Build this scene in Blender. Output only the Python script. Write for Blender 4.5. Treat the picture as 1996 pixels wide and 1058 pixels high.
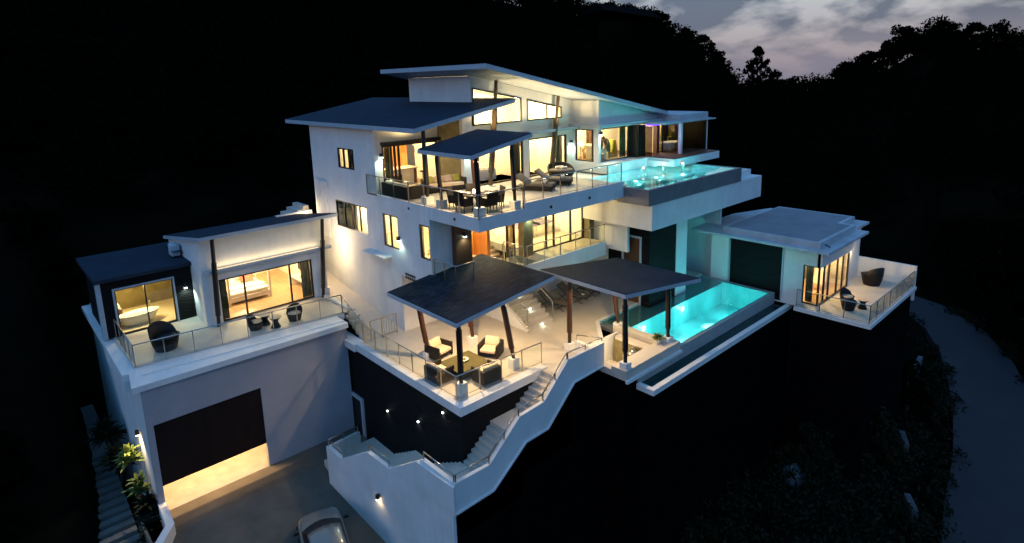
import bpy, math, random
import numpy as np
from mathutils import Vector, Matrix
random.seed(7); np.random.seed(7)
PI = math.pi
scn = bpy.context.scene
for o in list(bpy.data.objects): bpy.data.objects.remove(o)
COL = scn.collection

# ------------------------------------------------------------------ camera
cam_d = bpy.data.cameras.new('camera'); cam = bpy.data.objects.new('camera', cam_d); COL.objects.link(cam)
RW = ((0.73626467, -0.15121329, 0.65958235), (-0.67610623, -0.12377622, 0.72633313), (-0.02819062, -0.98072116, -0.1933683))
cam.matrix_world = Matrix(((RW[0][0], -RW[0][1], -RW[0][2], 0), (RW[1][0], -RW[1][1], -RW[1][2], 0),
                           (RW[2][0], -RW[2][1], -RW[2][2], 12.8), (0, 0, 0, 1)))
cam_d.sensor_width = 36; cam_d.lens = 1164.716 / 1996 * 36
cam_d.shift_y = -(529 - 384.4) / 1996
cam_d.clip_end = 3000; cam_d.clip_start = .1
scn.camera = cam

# ------------------------------------------------------------------ world: dusk sky with broken cloud
w = bpy.data.worlds.new('World'); scn.world = w; w.use_nodes = True
nt = w.node_tree; N = nt.nodes; L = nt.links
for n in list(N): N.remove(n)
out = N.new('ShaderNodeOutputWorld'); bg = N.new('ShaderNodeBackground'); L.new(bg.outputs[0], out.inputs[0])
tc = N.new('ShaderNodeTexCoord'); sep = N.new('ShaderNodeSeparateXYZ'); L.new(tc.outputs['Generated'], sep.inputs[0])
SUN_EL, SUN_AZ = math.radians(1.5), math.radians(-75)
sky = N.new('ShaderNodeTexSky'); sky.sky_type = 'NISHITA'; sky.sun_disc = False
sky.sun_elevation = SUN_EL; sky.sun_rotation = SUN_AZ
skm = N.new('ShaderNodeVectorMath'); skm.operation = 'SCALE'; skm.inputs['Scale'].default_value = .03
L.new(sky.outputs[0], skm.inputs[0])
ramp = N.new('ShaderNodeValToRGB'); L.new(sep.outputs[2], ramp.inputs[0])
r = ramp.color_ramp; r.elements[0].position = 0.0; r.elements[0].color = (.20, .185, .225, 1)
r.elements[1].position = 1.0; r.elements[1].color = (.11, .26, .56, 1)
e = r.elements.new(.05); e.color = (.28, .27, .31, 1)
e = r.elements.new(.14); e.color = (.38, .42, .49, 1)
e = r.elements.new(.35); e.color = (.16, .30, .54, 1)
# cloud layer: direction projected on a high flat layer
add = N.new('ShaderNodeMath'); add.operation = 'ADD'; add.inputs[1].default_value = .42; L.new(sep.outputs[2], add.inputs[0])
dv = N.new('ShaderNodeVectorMath'); dv.operation = 'DIVIDE'; L.new(tc.outputs['Generated'], dv.inputs[0])
cmb = N.new('ShaderNodeCombineXYZ')
for i in range(3): L.new(add.outputs[0], cmb.inputs[i])
L.new(cmb.outputs[0], dv.inputs[1])
mp = N.new('ShaderNodeMapping'); mp.inputs['Scale'].default_value = (1.2, 1.0, .0); mp.inputs['Location'].default_value = (3.1, 1.7, 0)
mp.inputs['Rotation'].default_value = (0, 0, .35)
L.new(dv.outputs[0], mp.inputs[0])
nz = N.new('ShaderNodeTexNoise'); nz.inputs['Scale'].default_value = 4.4; nz.inputs['Detail'].default_value = 5; nz.inputs['Roughness'].default_value = .52
nz.inputs['Distortion'].default_value = .15
L.new(mp.outputs[0], nz.inputs['Vector'])
cr = N.new('ShaderNodeValToRGB'); L.new(nz.outputs[0], cr.inputs[0])
cr.color_ramp.elements[0].position = .42; cr.color_ramp.elements[0].color = (0, 0, 0, 1)
cr.color_ramp.elements[1].position = .57; cr.color_ramp.elements[1].color = (1, 1, 1, 1)
cm = N.new('ShaderNodeMath'); cm.operation = 'MULTIPLY'; L.new(cr.outputs[0], cm.inputs[0])
fr = N.new('ShaderNodeMapRange'); fr.inputs[1].default_value = .0; fr.inputs[2].default_value = .07; fr.inputs[3].default_value = .25; fr.inputs[4].default_value = .92
L.new(sep.outputs[2], fr.inputs[0]); L.new(fr.outputs[0], cm.inputs[1])
mx = N.new('ShaderNodeMix'); mx.data_type = 'RGBA'; L.new(cm.outputs[0], mx.inputs[0]); L.new(ramp.outputs[0], mx.inputs[6])
mx.inputs[7].default_value = (.045, .078, .15, 1)
ad2 = N.new('ShaderNodeVectorMath'); ad2.operation = 'ADD'; 
# away from the afterglow (east and overhead) the sky is plain deep blue
bf = N.new('ShaderNodeMapRange'); bf.interpolation_type = 'SMOOTHSTEP'; bf.inputs[1].default_value = -.35; bf.inputs[2].default_value = .75; L.new(sep.outputs[0], bf.inputs[0])
m2 = N.new('ShaderNodeMix'); m2.data_type = 'RGBA'; L.new(bf.outputs[0], m2.inputs[0]); m2.inputs[6].default_value = (.072, .30, .69, 1); L.new(mx.outputs[2], m2.inputs[7])
L.new(m2.outputs[2], ad2.inputs[0]); L.new(skm.outputs[0], ad2.inputs[1])
L.new(ad2.outputs[0], bg.inputs[0]); bg.inputs[1].default_value = 1.3

sl = bpy.data.lights.new('sun', 'SUN'); so = bpy.data.objects.new('sun', sl); COL.objects.link(so)
sl.energy = .26; sl.angle = math.radians(20); sl.color = (1, .74, .52)
so.rotation_euler = Vector((1, .22, -.30)).to_track_quat('-Z', 'Y').to_euler()

scn.view_settings.view_transform = 'Standard'; scn.view_settings.look = 'None'
scn.view_settings.exposure = 0; scn.view_settings.gamma = 1
cy = scn.cycles
cy.use_denoising = True; cy.max_bounces = 7; cy.diffuse_bounces = 4; cy.glossy_bounces = 3
cy.transparent_max_bounces = 24; cy.transmission_bounces = 6
cy.sample_clamp_indirect = 4; cy.caustics_reflective = False; cy.caustics_refractive = False

# ------------------------------------------------------------------ materials
MAT = {}
def mat(name, col, rough=.6, metal=0, var=.12, scale=3, bump=0, bscale=None, spec=.5, emit=None, es=0, kind=None, col2=None, coat=0):
    m = bpy.data.materials.new(name); m.use_nodes = True; MAT[name] = m
    n = m.node_tree.nodes; l = m.node_tree.links; b = n['Principled BSDF']
    b.inputs['Roughness'].default_value = rough; b.inputs['Metallic'].default_value = metal
    b.inputs['Specular IOR Level'].default_value = spec
    b.inputs['Coat Weight'].default_value = coat
    t = n.new('ShaderNodeTexCoord'); v = t.outputs['Object']
    c2 = col2 or tuple(c * (1 - var) for c in col)
    if kind == 'brick':
        x = n.new('ShaderNodeTexBrick'); x.inputs['Scale'].default_value = scale; x.inputs['Mortar Size'].default_value = .012
        x.inputs['Color1'].default_value = (*col, 1); x.inputs['Color2'].default_value = (*c2, 1)
        x.inputs['Mortar'].default_value = (*[c * .45 for c in col], 1); x.inputs['Bias'].default_value = 0
        l.new(v, x.inputs['Vector']); co = x.outputs[0]; fac = x.outputs[1]
    elif kind == 'wood':
        mpn = n.new('ShaderNodeMapping'); mpn.inputs['Scale'].default_value = (1, 1, .12); l.new(v, mpn.inputs[0])
        x = n.new('ShaderNodeTexNoise'); x.inputs['Scale'].default_value = scale; x.inputs['Detail'].default_value = 6; l.new(mpn.outputs[0], x.inputs['Vector'])
        fac = x.outputs[0]
    elif kind == 'planks':
        mpn = n.new('ShaderNodeMapping'); mpn.inputs['Scale'].default_value = (.8, 6.5, 1); l.new(v, mpn.inputs[0])
        x = n.new('ShaderNodeTexBrick'); x.inputs['Scale'].default_value = 1; x.inputs['Mortar Size'].default_value = .012
        x.inputs['Color1'].default_value = (*col, 1); x.inputs['Color2'].default_value = (*c2, 1); x.inputs['Mortar'].default_value = (*[c * .3 for c in col], 1)
        l.new(mpn.outputs[0], x.inputs['Vector']); co = x.outputs[0]; fac = x.outputs[1]
    elif kind == 'weave':
        x = n.new('ShaderNodeTexChecker'); x.inputs['Scale'].default_value = scale
        x.inputs['Color1'].default_value = (*col, 1); x.inputs['Color2'].default_value = (*c2, 1)
        l.new(v, x.inputs['Vector']); co = x.outputs[0]; fac = x.outputs[1]
    elif kind == 'ledge':   # horizontal courses of split stone
        mpn = n.new('ShaderNodeMapping'); mpn.inputs['Scale'].default_value = (1.2, 1.2, 9); l.new(v, mpn.inputs[0])
        x = n.new('ShaderNodeTexVoronoi'); x.inputs['Scale'].default_value = scale; l.new(mpn.outputs[0], x.inputs['Vector']); fac = x.outputs[0]
    else:
        x = n.new('ShaderNodeTexNoise'); x.inputs['Scale'].default_value = scale; x.inputs['Detail'].default_value = 5; x.inputs['Roughness'].default_value = .6
        l.new(v, x.inputs['Vector']); fac = x.outputs[0]
    if kind in ('brick', 'planks', 'weave'):
        # large soft weathering on top
        y = n.new('ShaderNodeTexNoise'); y.inputs['Scale'].default_value = .7; y.inputs['Detail'].default_value = 4; l.new(v, y.inputs['Vector'])
        mr = n.new('ShaderNodeMapRange'); mr.inputs[1].default_value = .3; mr.inputs[2].default_value = .7; mr.inputs[3].default_value = .75; mr.inputs[4].default_value = 1.15; l.new(y.outputs[0], mr.inputs[0])
        vm = n.new('ShaderNodeVectorMath'); vm.operation = 'SCALE'; l.new(co, vm.inputs[0]); l.new(mr.outputs[0], vm.inputs['Scale'])
        l.new(vm.outputs[0], b.inputs['Base Color'])
    else:
        rp = n.new('ShaderNodeValToRGB'); rp.color_ramp.elements[0].position = .3; rp.color_ramp.elements[1].position = .7
        rp.color_ramp.elements[0].color = (*c2, 1); rp.color_ramp.elements[1].color = (*col, 1)
        l.new(fac, rp.inputs[0]); l.new(rp.outputs[0], b.inputs['Base Color'])
    if bump:
        bp = n.new('ShaderNodeBump'); bp.inputs['Strength'].default_value = bump; bp.inputs['Distance'].default_value = .03
        if bscale:
            z = n.new('ShaderNodeTexNoise'); z.inputs['Scale'].default_value = bscale; z.inputs['Detail'].default_value = 3; l.new(v, z.inputs['Vector']); l.new(z.outputs[0], bp.inputs['Height'])
        else: l.new(fac, bp.inputs['Height'])
        l.new(bp.outputs[0], b.inputs['Normal'])
    if emit:
        b.inputs['Emission Color'].default_value = (*emit, 1); b.inputs['Emission Strength'].default_value = es
    return m
mat('plaster', (.74, .73, .70), .75, var=.16, scale=.9, bump=.08, bscale=25)
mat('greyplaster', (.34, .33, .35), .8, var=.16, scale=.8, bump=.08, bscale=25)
m_ = MAT['plaster']; n_ = m_.node_tree.nodes; l_ = m_.node_tree.links; b_ = n_['Principled BSDF']; src = b_.inputs['Base Color'].links[0].from_socket
tc_ = n_.new('ShaderNodeTexCoord'); mp_ = n_.new('ShaderNodeMapping'); mp_.inputs['Scale'].default_value = (3.2, 3.2, .22); l_.new(tc_.outputs['Object'], mp_.inputs[0])
nz_ = n_.new('ShaderNodeTexNoise'); nz_.inputs['Scale'].default_value = 1.6; nz_.inputs['Detail'].default_value = 6; l_.new(mp_.outputs[0], nz_.inputs['Vector'])
mr_ = n_.new('ShaderNodeMapRange'); mr_.inputs[1].default_value = .35; mr_.inputs[2].default_value = .62; mr_.inputs[3].default_value = .955; mr_.inputs[4].default_value = 1.0; l_.new(nz_.outputs[0], mr_.inputs[0])
vm_ = n_.new('ShaderNodeVectorMath'); vm_.operation = 'SCALE'; l_.new(src, vm_.inputs[0]); l_.new(mr_.outputs[0], vm_.inputs['Scale']); l_.new(vm_.outputs[0], b_.inputs['Base Color'])
mat('plaster_in', (.80, .74, .60), .8, var=.05)
mat('ceiling', (.82, .78, .68), .8, var=.04)
mat('slate', (.020, .036, .055), .85, spec=.08, var=.65, scale=1.5, bump=.6, kind='brick')
mat('slate_plain', (.026, .036, .054), .85, spec=.12, var=.35, scale=1.4, bump=.15, bscale=20)
mat('fascia', (.42, .46, .50), .5, var=.15)
mat('roofpaint', (.50, .52, .55), .7, var=.35, scale=.6)
mat('roofgrey', (.24, .25, .27), .75, var=.3, scale=.6)
mat('darkstone', (.0075, .0070, .0070), .7, var=.6, scale=2.2, bump=.9, kind='ledge', spec=.15)
mat('blackwall', (.0035, .003, .0035), .9, var=.6, scale=1.6, bump=.5, bscale=4, spec=.02)
mat('olivestone', (.20, .16, .07), .7, var=.4, scale=2.5, bump=.4, bscale=8)
mat('terrace', (.55, .49, .41), .55, var=.14, scale=1.1, bump=.04, bscale=18)
mat('pathstone', (.16, .155, .14), .85, var=.35, scale=1.5, bump=.3, bscale=12)
mat('concrete', (.36, .34, .30), .8, var=.3, scale=1.3, bump=.2, bscale=14)
mat('drive', (.115, .098, .075), .85, var=.4, scale=.8, bump=.3, bscale=16)
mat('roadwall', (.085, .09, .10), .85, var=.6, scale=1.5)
mat('asphalt', (.018, .018, .024), .8, var=.4, scale=.5, bump=.3, bscale=10)
mat('olivewood', (.10, .062, .022), .5, var=.4, scale=7, bump=.15, kind='wood')
mat('timber', (.052, .017, .009), .4, var=.5, scale=7, bump=.15, kind='wood')
mat('black_post', (.012, .008, .007), .45, var=.4, scale=7, kind='wood')
mat('bronze', (.025, .02, .016), .4, metal=.3, var=.2)
mat('doorwood', (.62, .26, .06), .5, var=.35, scale=5, kind='wood')
mat('darkwood', (.11, .045, .018), .5, var=.4, scale=6, kind='wood')
mat('garagedoor', (.016, .008, .006), .55, var=.4, scale=3, bump=.1, kind='wood', spec=.2)
mat('woodfloor', (.62, .38, .19), .35, var=.3, kind='planks')
mat('tilefloor', (.70, .60, .42), .25, var=.06, scale=2)
mat('steel', (.42, .40, .36), .3, metal=.9, var=.1)
mat('wicker', (.016, .012, .010), .6, kind='weave', scale=60, var=.6, spec=.3)
mat('wicker_olive', (.10, .085, .03), .6, kind='weave', scale=60, var=.5, spec=.3)
mat('cushion', (.62, .47, .32), .85, var=.08, scale=6, bump=.2, bscale=30)
mat('cushion_dark', (.14, .115, .09), .85, var=.15, scale=6, bump=.2, bscale=30)
mat('pillow_green', (.42, .40, .06), .8, var=.1)
mat('linen', (.80, .70, .56), .85, var=.06, bump=.3, bscale=9)
mat('whitefab', (.80, .74, .60), .85, var=.05, bump=.15, bscale=12)
mat('redfab', (.50, .16, .10), .85, var=.1)
mat('curtain', (.10, .095, .03), .8, var=.4, scale=8)
mat('ceramic', (.82, .76, .62), .25, var=.03)
mat('teal_tile', (.26, .70, .69), .4, var=.12, kind='brick', scale=9)
mat('poolwall', (.34, .36, .35), .5, var=.2, scale=1.5)
mat('pooltank', (.16, .165, .175), .45, var=.25, scale=1.5)
mat('leaf', (.010, .013, .006), .7, var=.5, scale=4, spec=.1)  # leaf copy for unlit plants, darkness put into the colour
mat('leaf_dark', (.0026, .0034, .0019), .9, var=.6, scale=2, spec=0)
mat('leaf_lit', (.13, .17, .03), .55, var=.4, scale=8)  # paler leaf copy for lamplit plants, brightness put into the colour
mat('bark', (.03, .022, .016), .9, var=.4, scale=6)
mat('soil', (.005, .0055, .0035), 1, var=.6, scale=.25, bump=.4, bscale=2, spec=0)
mat('screen', (.06, .055, .11), .25, var=.1)
mat('blue_table', (.085, .065, .13), .4, var=.1)
mat('skin', (.38, .19, .11), .6, var=.08)
mat('hair', (.02, .012, .008), .6, var=.2)
mat('dress', (.16, .15, .11), .85, var=.2)
mat('carpaint', (.20, .19, .165), .22, metal=.3, var=.05, coat=.6)
mat('windscreen', (.26, .25, .21), .18, var=.1)
mat('tabletop', (.11, .095, .04), .12, var=.2)
mat('rubber', (.01, .01, .01), .7)
mat('black', (.006, .006, .007), .5, var=.3)
mat('fruit', (.6, .5, .05), .5, var=.4, scale=9)
mat('ac_unit', (.45, .47, .50), .6)
mat('glow_cool', (.9, .95, .9), emit=(.75, 1, .92), es=14)
mat('glow_warm', (.9, .8, .6), emit=(1, .68, .30), es=14)
mat('glow_soft', (.9, .8, .6), emit=(1, .72, .35), es=1.2)
mat('glow_dot', (.9, .9, .8), emit=(.85, 1, .9), es=9)
mat('glow_white', (.9, .9, .9), emit=(.75, 1, 1), es=9)
mat('glow_candle', (.9, .5, .3), emit=(1, .55, .35), es=3)
mat('glow_purple', (.3, .1, .9), emit=(.13, .02, 1), es=3.0)

def glassy(name, tint, ior, rough=.02, bump=0, bscale=3, refl=1.0):
    m = bpy.data.materials.new(name); m.use_nodes = True; MAT[name] = m
    n = m.node_tree.nodes; l = m.node_tree.links
    for x in list(n): n.remove(x)
    o = n.new('ShaderNodeOutputMaterial'); t = n.new('ShaderNodeBsdfTransparent'); g = n.new('ShaderNodeBsdfGlossy'); mi = n.new('ShaderNodeMixShader'); f = n.new('ShaderNodeLayerWeight')
    t.inputs[0].default_value = (*tint, 1); g.inputs['Roughness'].default_value = rough; g.inputs[0].default_value = (refl, refl, refl, 1)
    pw = n.new('ShaderNodeMath'); pw.operation = 'POWER'; pw.inputs[1].default_value = 5; l.new(f.outputs['Facing'], pw.inputs[0])
    r0 = ((ior - 1) / (ior + 1)) ** 2; ma = n.new('ShaderNodeMath'); ma.operation = 'MULTIPLY_ADD'; ma.inputs[1].default_value = 1 - r0; ma.inputs[2].default_value = r0; l.new(pw.outputs[0], ma.inputs[0])
    l.new(ma.outputs[0], mi.inputs[0]); l.new(t.outputs[0], mi.inputs[1]); l.new(g.outputs[0], mi.inputs[2]); l.new(mi.outputs[0], o.inputs[0])
    if bump:
        tc_ = n.new('ShaderNodeTexCoord'); z = n.new('ShaderNodeTexNoise'); z.inputs['Scale'].default_value = bscale; z.inputs['Detail'].default_value = 3
        bp = n.new('ShaderNodeBump'); bp.inputs['Strength'].default_value = bump; bp.inputs['Distance'].default_value = .05
        l.new(tc_.outputs['Object'], z.inputs['Vector']); l.new(z.outputs[0], bp.inputs['Height']); l.new(bp.outputs[0], g.inputs['Normal']); l.new(bp.outputs[0], f.inputs['Normal'])
    return m
glassy('glass', (.93, .96, .92), 1.45)
glassy('rail_glass', (.95, .975, .955), 1.4, refl=.5)
glassy('dark_glass', (.45, .42, .36), 1.5)
glassy('water', (.74, .985, .97), 1.33, .07, .12, 1.2)
glassy('trough_water', (.30, .50, .50), 1.33, .06, .5, 3)
glassy('table_glass', (.62, .55, .34), 1.5)

# ------------------------------------------------------------------ builder
def basis(parent):
    return parent.matrix_basis.translation.copy() if parent is not None and parent.parent is None else (basis(parent.parent) if parent is not None else Vector((0, 0, 0)))
class MB:
    def __init__(s): s.v = []; s.f = []
    def box(s, x0, x1, y0, y1, z0, z1):
        if x0 > x1: x0, x1 = x1, x0
        if y0 > y1: y0, y1 = y1, y0
        if z0 > z1: z0, z1 = z1, z0
        b = len(s.v)
        s.v += [(x, y, z) for z in (z0, z1) for y in (y0, y1) for x in (x0, x1)]
        s.f += [tuple(b + i for i in q) for q in ((0, 2, 3, 1), (4, 5, 7, 6), (0, 1, 5, 4), (2, 6, 7, 3), (0, 4, 6, 2), (1, 3, 7, 5))]
        return s
    def prism(s, poly, axis, a, b):
        """poly: 2-D outline; axis 'x': poly=(y,z), 'y': poly=(x,z), 'z': poly=(x,y)"""
        n = len(poly); k = len(s.v)
        def mk(p, c): return {'x': (c, p[0], p[1]), 'y': (p[0], c, p[1]), 'z': (p[0], p[1], c)}[axis]
        s.v += [mk(p, a) for p in poly] + [mk(p, b) for p in poly]
        s.f.append(tuple(k + i for i in range(n))[::-1]); s.f.append(tuple(k + n + i for i in range(n)))
        for i in range(n):
            j = (i + 1) % n; s.f.append((k + i, k + j, k + n + j, k + n + i))
        return s
    def hexa(s, bot, top):
        k = len(s.v); n = len(bot); s.v += [tuple(p) for p in bot] + [tuple(p) for p in top]
        s.f.append(tuple(k + i for i in range(n))[::-1]); s.f.append(tuple(k + n + i for i in range(n)))
        for i in range(n):
            j = (i + 1) % n; s.f.append((k + i, k + j, k + n + j, k + n + i))
        return s
    def tube(s, p0, p1, r0, r1=None, seg=8, caps=True):
        r1 = r0 if r1 is None else r1
        p0 = Vector(p0); p1 = Vector(p1); d = (p1 - p0)
        if d.length < 1e-6: return s
        d.normalize(); u = d.orthogonal().normalized(); v = d.cross(u); k = len(s.v)
        for p, r_ in ((p0, r0), (p1, r1)):
            for i in range(seg):
                a = 2 * PI * i / seg; s.v.append(tuple(p + u * math.cos(a) * r_ + v * math.sin(a) * r_))
        for i in range(seg):
            j = (i + 1) % seg; s.f.append((k + i, k + j, k + seg + j, k + seg + i))
        if caps: s.f.append(tuple(k + i for i in range(seg))[::-1]); s.f.append(tuple(k + seg + i for i in range(seg)))
        return s
    def path(s, pts, r, seg=8):
        for a, b in zip(pts, pts[1:]): s.tube(a, b, r, seg=seg)
        return s
    def lathe(s, prof, c=(0, 0, 0), seg=20, a0=0, a1=2 * PI, sx=1, sy=1):
        k = len(s.v); full = abs(a1 - a0 - 2 * PI) < 1e-6; n = seg if full else seg + 1; m = len(prof)
        for i in range(n):
            a = a0 + (a1 - a0) * i / seg
            for (r_, z) in prof: s.v.append((c[0] + r_ * math.cos(a) * sx, c[1] + r_ * math.sin(a) * sy, c[2] + z))
        for i in range(seg):
            j = (i + 1) % n
            for q in range(m - 1): s.f.append((k + i * m + q, k + j * m + q, k + j * m + q + 1, k + i * m + q + 1))
        return s
    def build(s, name, m, parent=None, smooth=False, bevel=0, label=None, kind=None):
        me = bpy.data.meshes.new(name); off = basis(parent)
        me.from_pydata([(x - off.x, y - off.y, z - off.z) for x, y, z in s.v], [], s.f); me.update()
        import bmesh
        bm = bmesh.new(); bm.from_mesh(me); bmesh.ops.recalc_face_normals(bm, faces=bm.faces); bm.to_mesh(me); bm.free()
        if smooth:
            for p in me.polygons: p.use_smooth = True
        me.materials.append(MAT[m]); o = bpy.data.objects.new(name, me); COL.objects.link(o)
        if parent is not None: o.parent = parent
        if bevel:
            bv = o.modifiers.new('bevel', 'BEVEL'); bv.width = bevel; bv.segments = 3; bv.limit_method = 'ANGLE'
            for p in me.polygons: p.use_smooth = True
        if label: o['label'] = label
        if kind: o['kind'] = kind
        return o
def thing(name, label, cat, loc=(0, 0, 0), group=None, rz=0):
    o = bpy.data.objects.new(name, None); COL.objects.link(o); o.location = loc; o.rotation_euler.z = rz; o.empty_display_size = .2
    o['label'] = label; o['category'] = cat
    if group: o['group'] = group
    return o
def tag(o, label, cat, group=None):
    o['label'] = label; o['category'] = cat
    if group: o['group'] = group
    return o
def kids(o): return [c for c in bpy.data.objects if c.parent == o]
def dup(root, loc, rz, label):
    r_ = root.copy(); COL.objects.link(r_); r_.location = loc; r_.rotation_euler.z = rz; r_['label'] = label
    for c in kids(root):
        c2 = c.copy(); COL.objects.link(c2); c2.parent = r_
        for g in kids(c):
            g2 = g.copy(); COL.objects.link(g2); g2.parent = c2
    return r_
def place(root, loc, rz=0): root.location = loc; root.rotation_euler.z = rz; return root
GAIN = 9.2
def light(name, kind, loc, power, col=(1, .74, .42), parent=None, size=.12, aim=None, spot=None, blend=.5, shape=None):
    ld = bpy.data.lights.new(name, kind); ld.energy = power * GAIN; ld.color = col
    if kind in ('POINT', 'SPOT'): ld.shadow_soft_size = size
    if kind == 'AREA':
        ld.size = size
        if shape: ld.shape = 'RECTANGLE'; ld.size = shape[0]; ld.size_y = shape[1]
    if spot: ld.spot_size = math.radians(spot); ld.spot_blend = blend
    o = bpy.data.objects.new(name, ld); COL.objects.link(o)
    off = basis(parent)
    o.location = Vector(loc) - off
    if parent is not None: o.parent = parent
    if aim is not None:
        d = Vector(aim) - Vector(loc); o.rotation_euler = d.to_track_quat('-Z', 'Y').to_euler()
    return o
WARM = (1, .755, .40); WARM2 = (1, .69, .36); COOL = (.70, 1, .85)

def wall(parent, axis, c0, c1, a0, a1, z0, z1, holes=(), m='plaster', name='wall', label=None):
    b = MB(); A = sorted({a0, a1, *[h[0] for h in holes], *[h[1] for h in holes]}); Z = sorted({z0, z1, *[h[2] for h in holes], *[h[3] for h in holes]})
    A = [a for a in A if a0 <= a <= a1]; Z = [z for z in Z if z0 <= z <= z1]
    for i in range(len(A) - 1):
        run = None
        cells = []
        for j in range(len(Z) - 1):
            am = (A[i] + A[i + 1]) / 2; zm = (Z[j] + Z[j + 1]) / 2
            if any(h[0] < am < h[1] and h[2] < zm < h[3] for h in holes):
                if run: cells.append(run); run = None
            else: run = (run[0], Z[j + 1]) if run else (Z[j], Z[j + 1])
        if run: cells.append(run)
        for (za, zb) in cells:
            if axis == 'x': b.box(c0, c1, A[i], A[i + 1], za, zb)
            else: b.box(A[i], A[i + 1], c0, c1, za, zb)
    return b.build(name, m, parent, label=label)
def window(parent, axis, c, a0, a1, z0, z1, mull=(), t=.07, d=.10, name='window', m='bronze', pane='glass', rails=(), label=None, gap=0):
    """frame bars with one pane mesh as sub-part; c is the plane"""
    b = MB()
    def bar(p0, p1, q0, q1):
        if axis == 'x': b.box(c - d / 2, c + d / 2, p0, p1, q0, q1)
        else: b.box(p0, p1, c - d / 2, c + d / 2, q0, q1)
    bar(a0, a1, z0, z0 + t); bar(a0, a1, z1 - t, z1); bar(a0, a0 + t, z0 + t, z1 - t); bar(a1 - t, a1, z0 + t, z1 - t)
    for mm in mull: bar(mm - t / 2, mm + t / 2, z0 + t, z1 - t)
    f = b.build(name, m, parent, label=label)
    g = MB()
    if axis == 'x': g.box(c - .006, c + .006, a0 + t, a1 - t, z0 + t, z1 - t)
    else: g.box(a0 + t, a1 - t, c - .006, c + .006, z0 + t, z1 - t)
    if pane: g.build('pane', pane, f)
    return f
def rail(label, pts, h=1.0, sp=1.15, glass=True, name='glass_railing', cat='railing', group='glass balustrades', panel='rail_glass', rad=.022, foot=True):
    """pts: 3-D base polyline"""
    t = thing(name, label, cat, pts[0], group)
    up = Vector((0, 0, h)); P3 = [Vector(p) for p in pts]
    MB().path([p + up for p in P3], rad + .006).build('top_rail', 'steel', t, smooth=True)
    first = True
    for a, b in zip(P3, P3[1:]):
        Ln = (b - a).length; n = max(1, round(Ln / sp))
        for i in range(n + 1):
            if i == 0 and not first: continue
            p = a.lerp(b, i / n); MB().box(p.x - .02, p.x + .02, p.y - .02, p.y + .02, p.z, p.z + h).build('post', 'steel', t)
        if glass:
            for i in range(n):
                p = a.lerp(b, (i + .06) / n); q = a.lerp(b, (i + .94) / n); dirv = (b - a); nrm = Vector((-dirv.y, dirv.x, 0)).normalized() * .005
                lo, hi = .07, h - .06
                g = MB(); g.hexa([p - nrm + Vector((0, 0, lo)), q - nrm + Vector((0, 0, lo)), q + nrm + Vector((0, 0, lo)), p + nrm + Vector((0, 0, lo))],
                                 [p - nrm + Vector((0, 0, hi)), q - nrm + Vector((0, 0, hi)), q + nrm + Vector((0, 0, hi)), p + nrm + Vector((0, 0, hi))])
                g.build('glass_panel', panel, t)
            MB().path([a + Vector((0, 0, .06)), b + Vector((0, 0, .06))], .012, 6).build('bottom_rail', 'steel', t)
        first = False
    return t
def wall_lamp(label, x, y, z, face, cool=True, power=14, down=True, all_round=False):
    """small dark cube lamp with glowing underside; face = outward normal (x,y)"""
    t = thing('wall_lamp', label, 'lamp', (x, y, z), 'outdoor wall lamps')
    cx, cy_ = x + face[0] * .09, y + face[1] * .09
    MB().box(cx - .07, cx + .07, cy_ - .07, cy_ + .07, z + .02, z + .22).build('lamp_body', 'black', t)
    MB().box(cx - .06, cx + .06, cy_ - .06, cy_ + .06, z - .03, z + .015).build('bulb', 'glow_cool' if cool else 'glow_warm', t)
    if all_round: light('lamp_light', 'POINT', (cx + face[0] * .12, cy_ + face[1] * .12, z), power * 1.1, (1, .74, .46), t, .08)
    light('lamp_light', 'SPOT', (cx + face[0] * .05, cy_ + face[1] * .05, z - .05), power, COOL if cool else WARM, t, .05,
          aim=(cx, cy_, z - 2), spot=150, blend=.8)
    return t

# =================================================================== MAIN VILLA
V = thing('villa', 'large white modern villa on three floors with slanted slate roofs and lit glass walls', 'house', (15.5, 19.2, 0))
def P_(b, name, m='plaster', **k): return b.build(name, m, V, **k)
# left facade x=15.5
wall(V, 'x', 15.5, 15.75, 25.9, 35.2, -9.5, 3.1)
wall(V, 'x', 15.5, 15.75, 22.9, 35.2, 3.1, 7.0, [(28.85, 32.5, 4.65, 6.2), (25.72, 27.2, 4.4, 6.15), (22.95, 23.8, 4.4, 6.1)], name='wall')
wall(V, 'x', 15.5, 15.75, 27.6, 35.2, 7.0, 10.5, [(29.85, 31.75, 8.15, 9.3)], name='wall')
window(V, 'x', 15.56, 28.85, 32.5, 4.65, 6.2, (29.7, 30.6, 31.5))
window(V, 'x', 15.56, 25.72, 27.2, 4.4, 6.15, (26.5,))
window(V, 'x', 15.56, 22.95, 23.8, 4.4, 6.1)
window(V, 'x', 15.56, 29.85, 31.75, 8.15, 9.3, (30.5, 31.1))
wall(V, 'y', 34.95, 35.2, 15.75, 27, -9, 10.5)
b = MB()
for i in range(8): b.box(15.42, 15.5, 33.45 + i * .19, 33.56 + i * .19, 3.7, 7.1)
P_(b, 'wall_panel', 'plaster', label='ribbed white panel at the back corner of the left facade')
b = MB()
for i in range(5):
    for j in range(2): b.box(15.47, 15.5, 24.4 + i * .19, 24.53 + i * .19, 3.02 + j * .18, 3.14 + j * .18)
P_(b, 'vent', 'black')
P_(MB().box(14.95, 15.5, 26.5, 28.7, 3.88, 3.96), 'sunshade')
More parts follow.
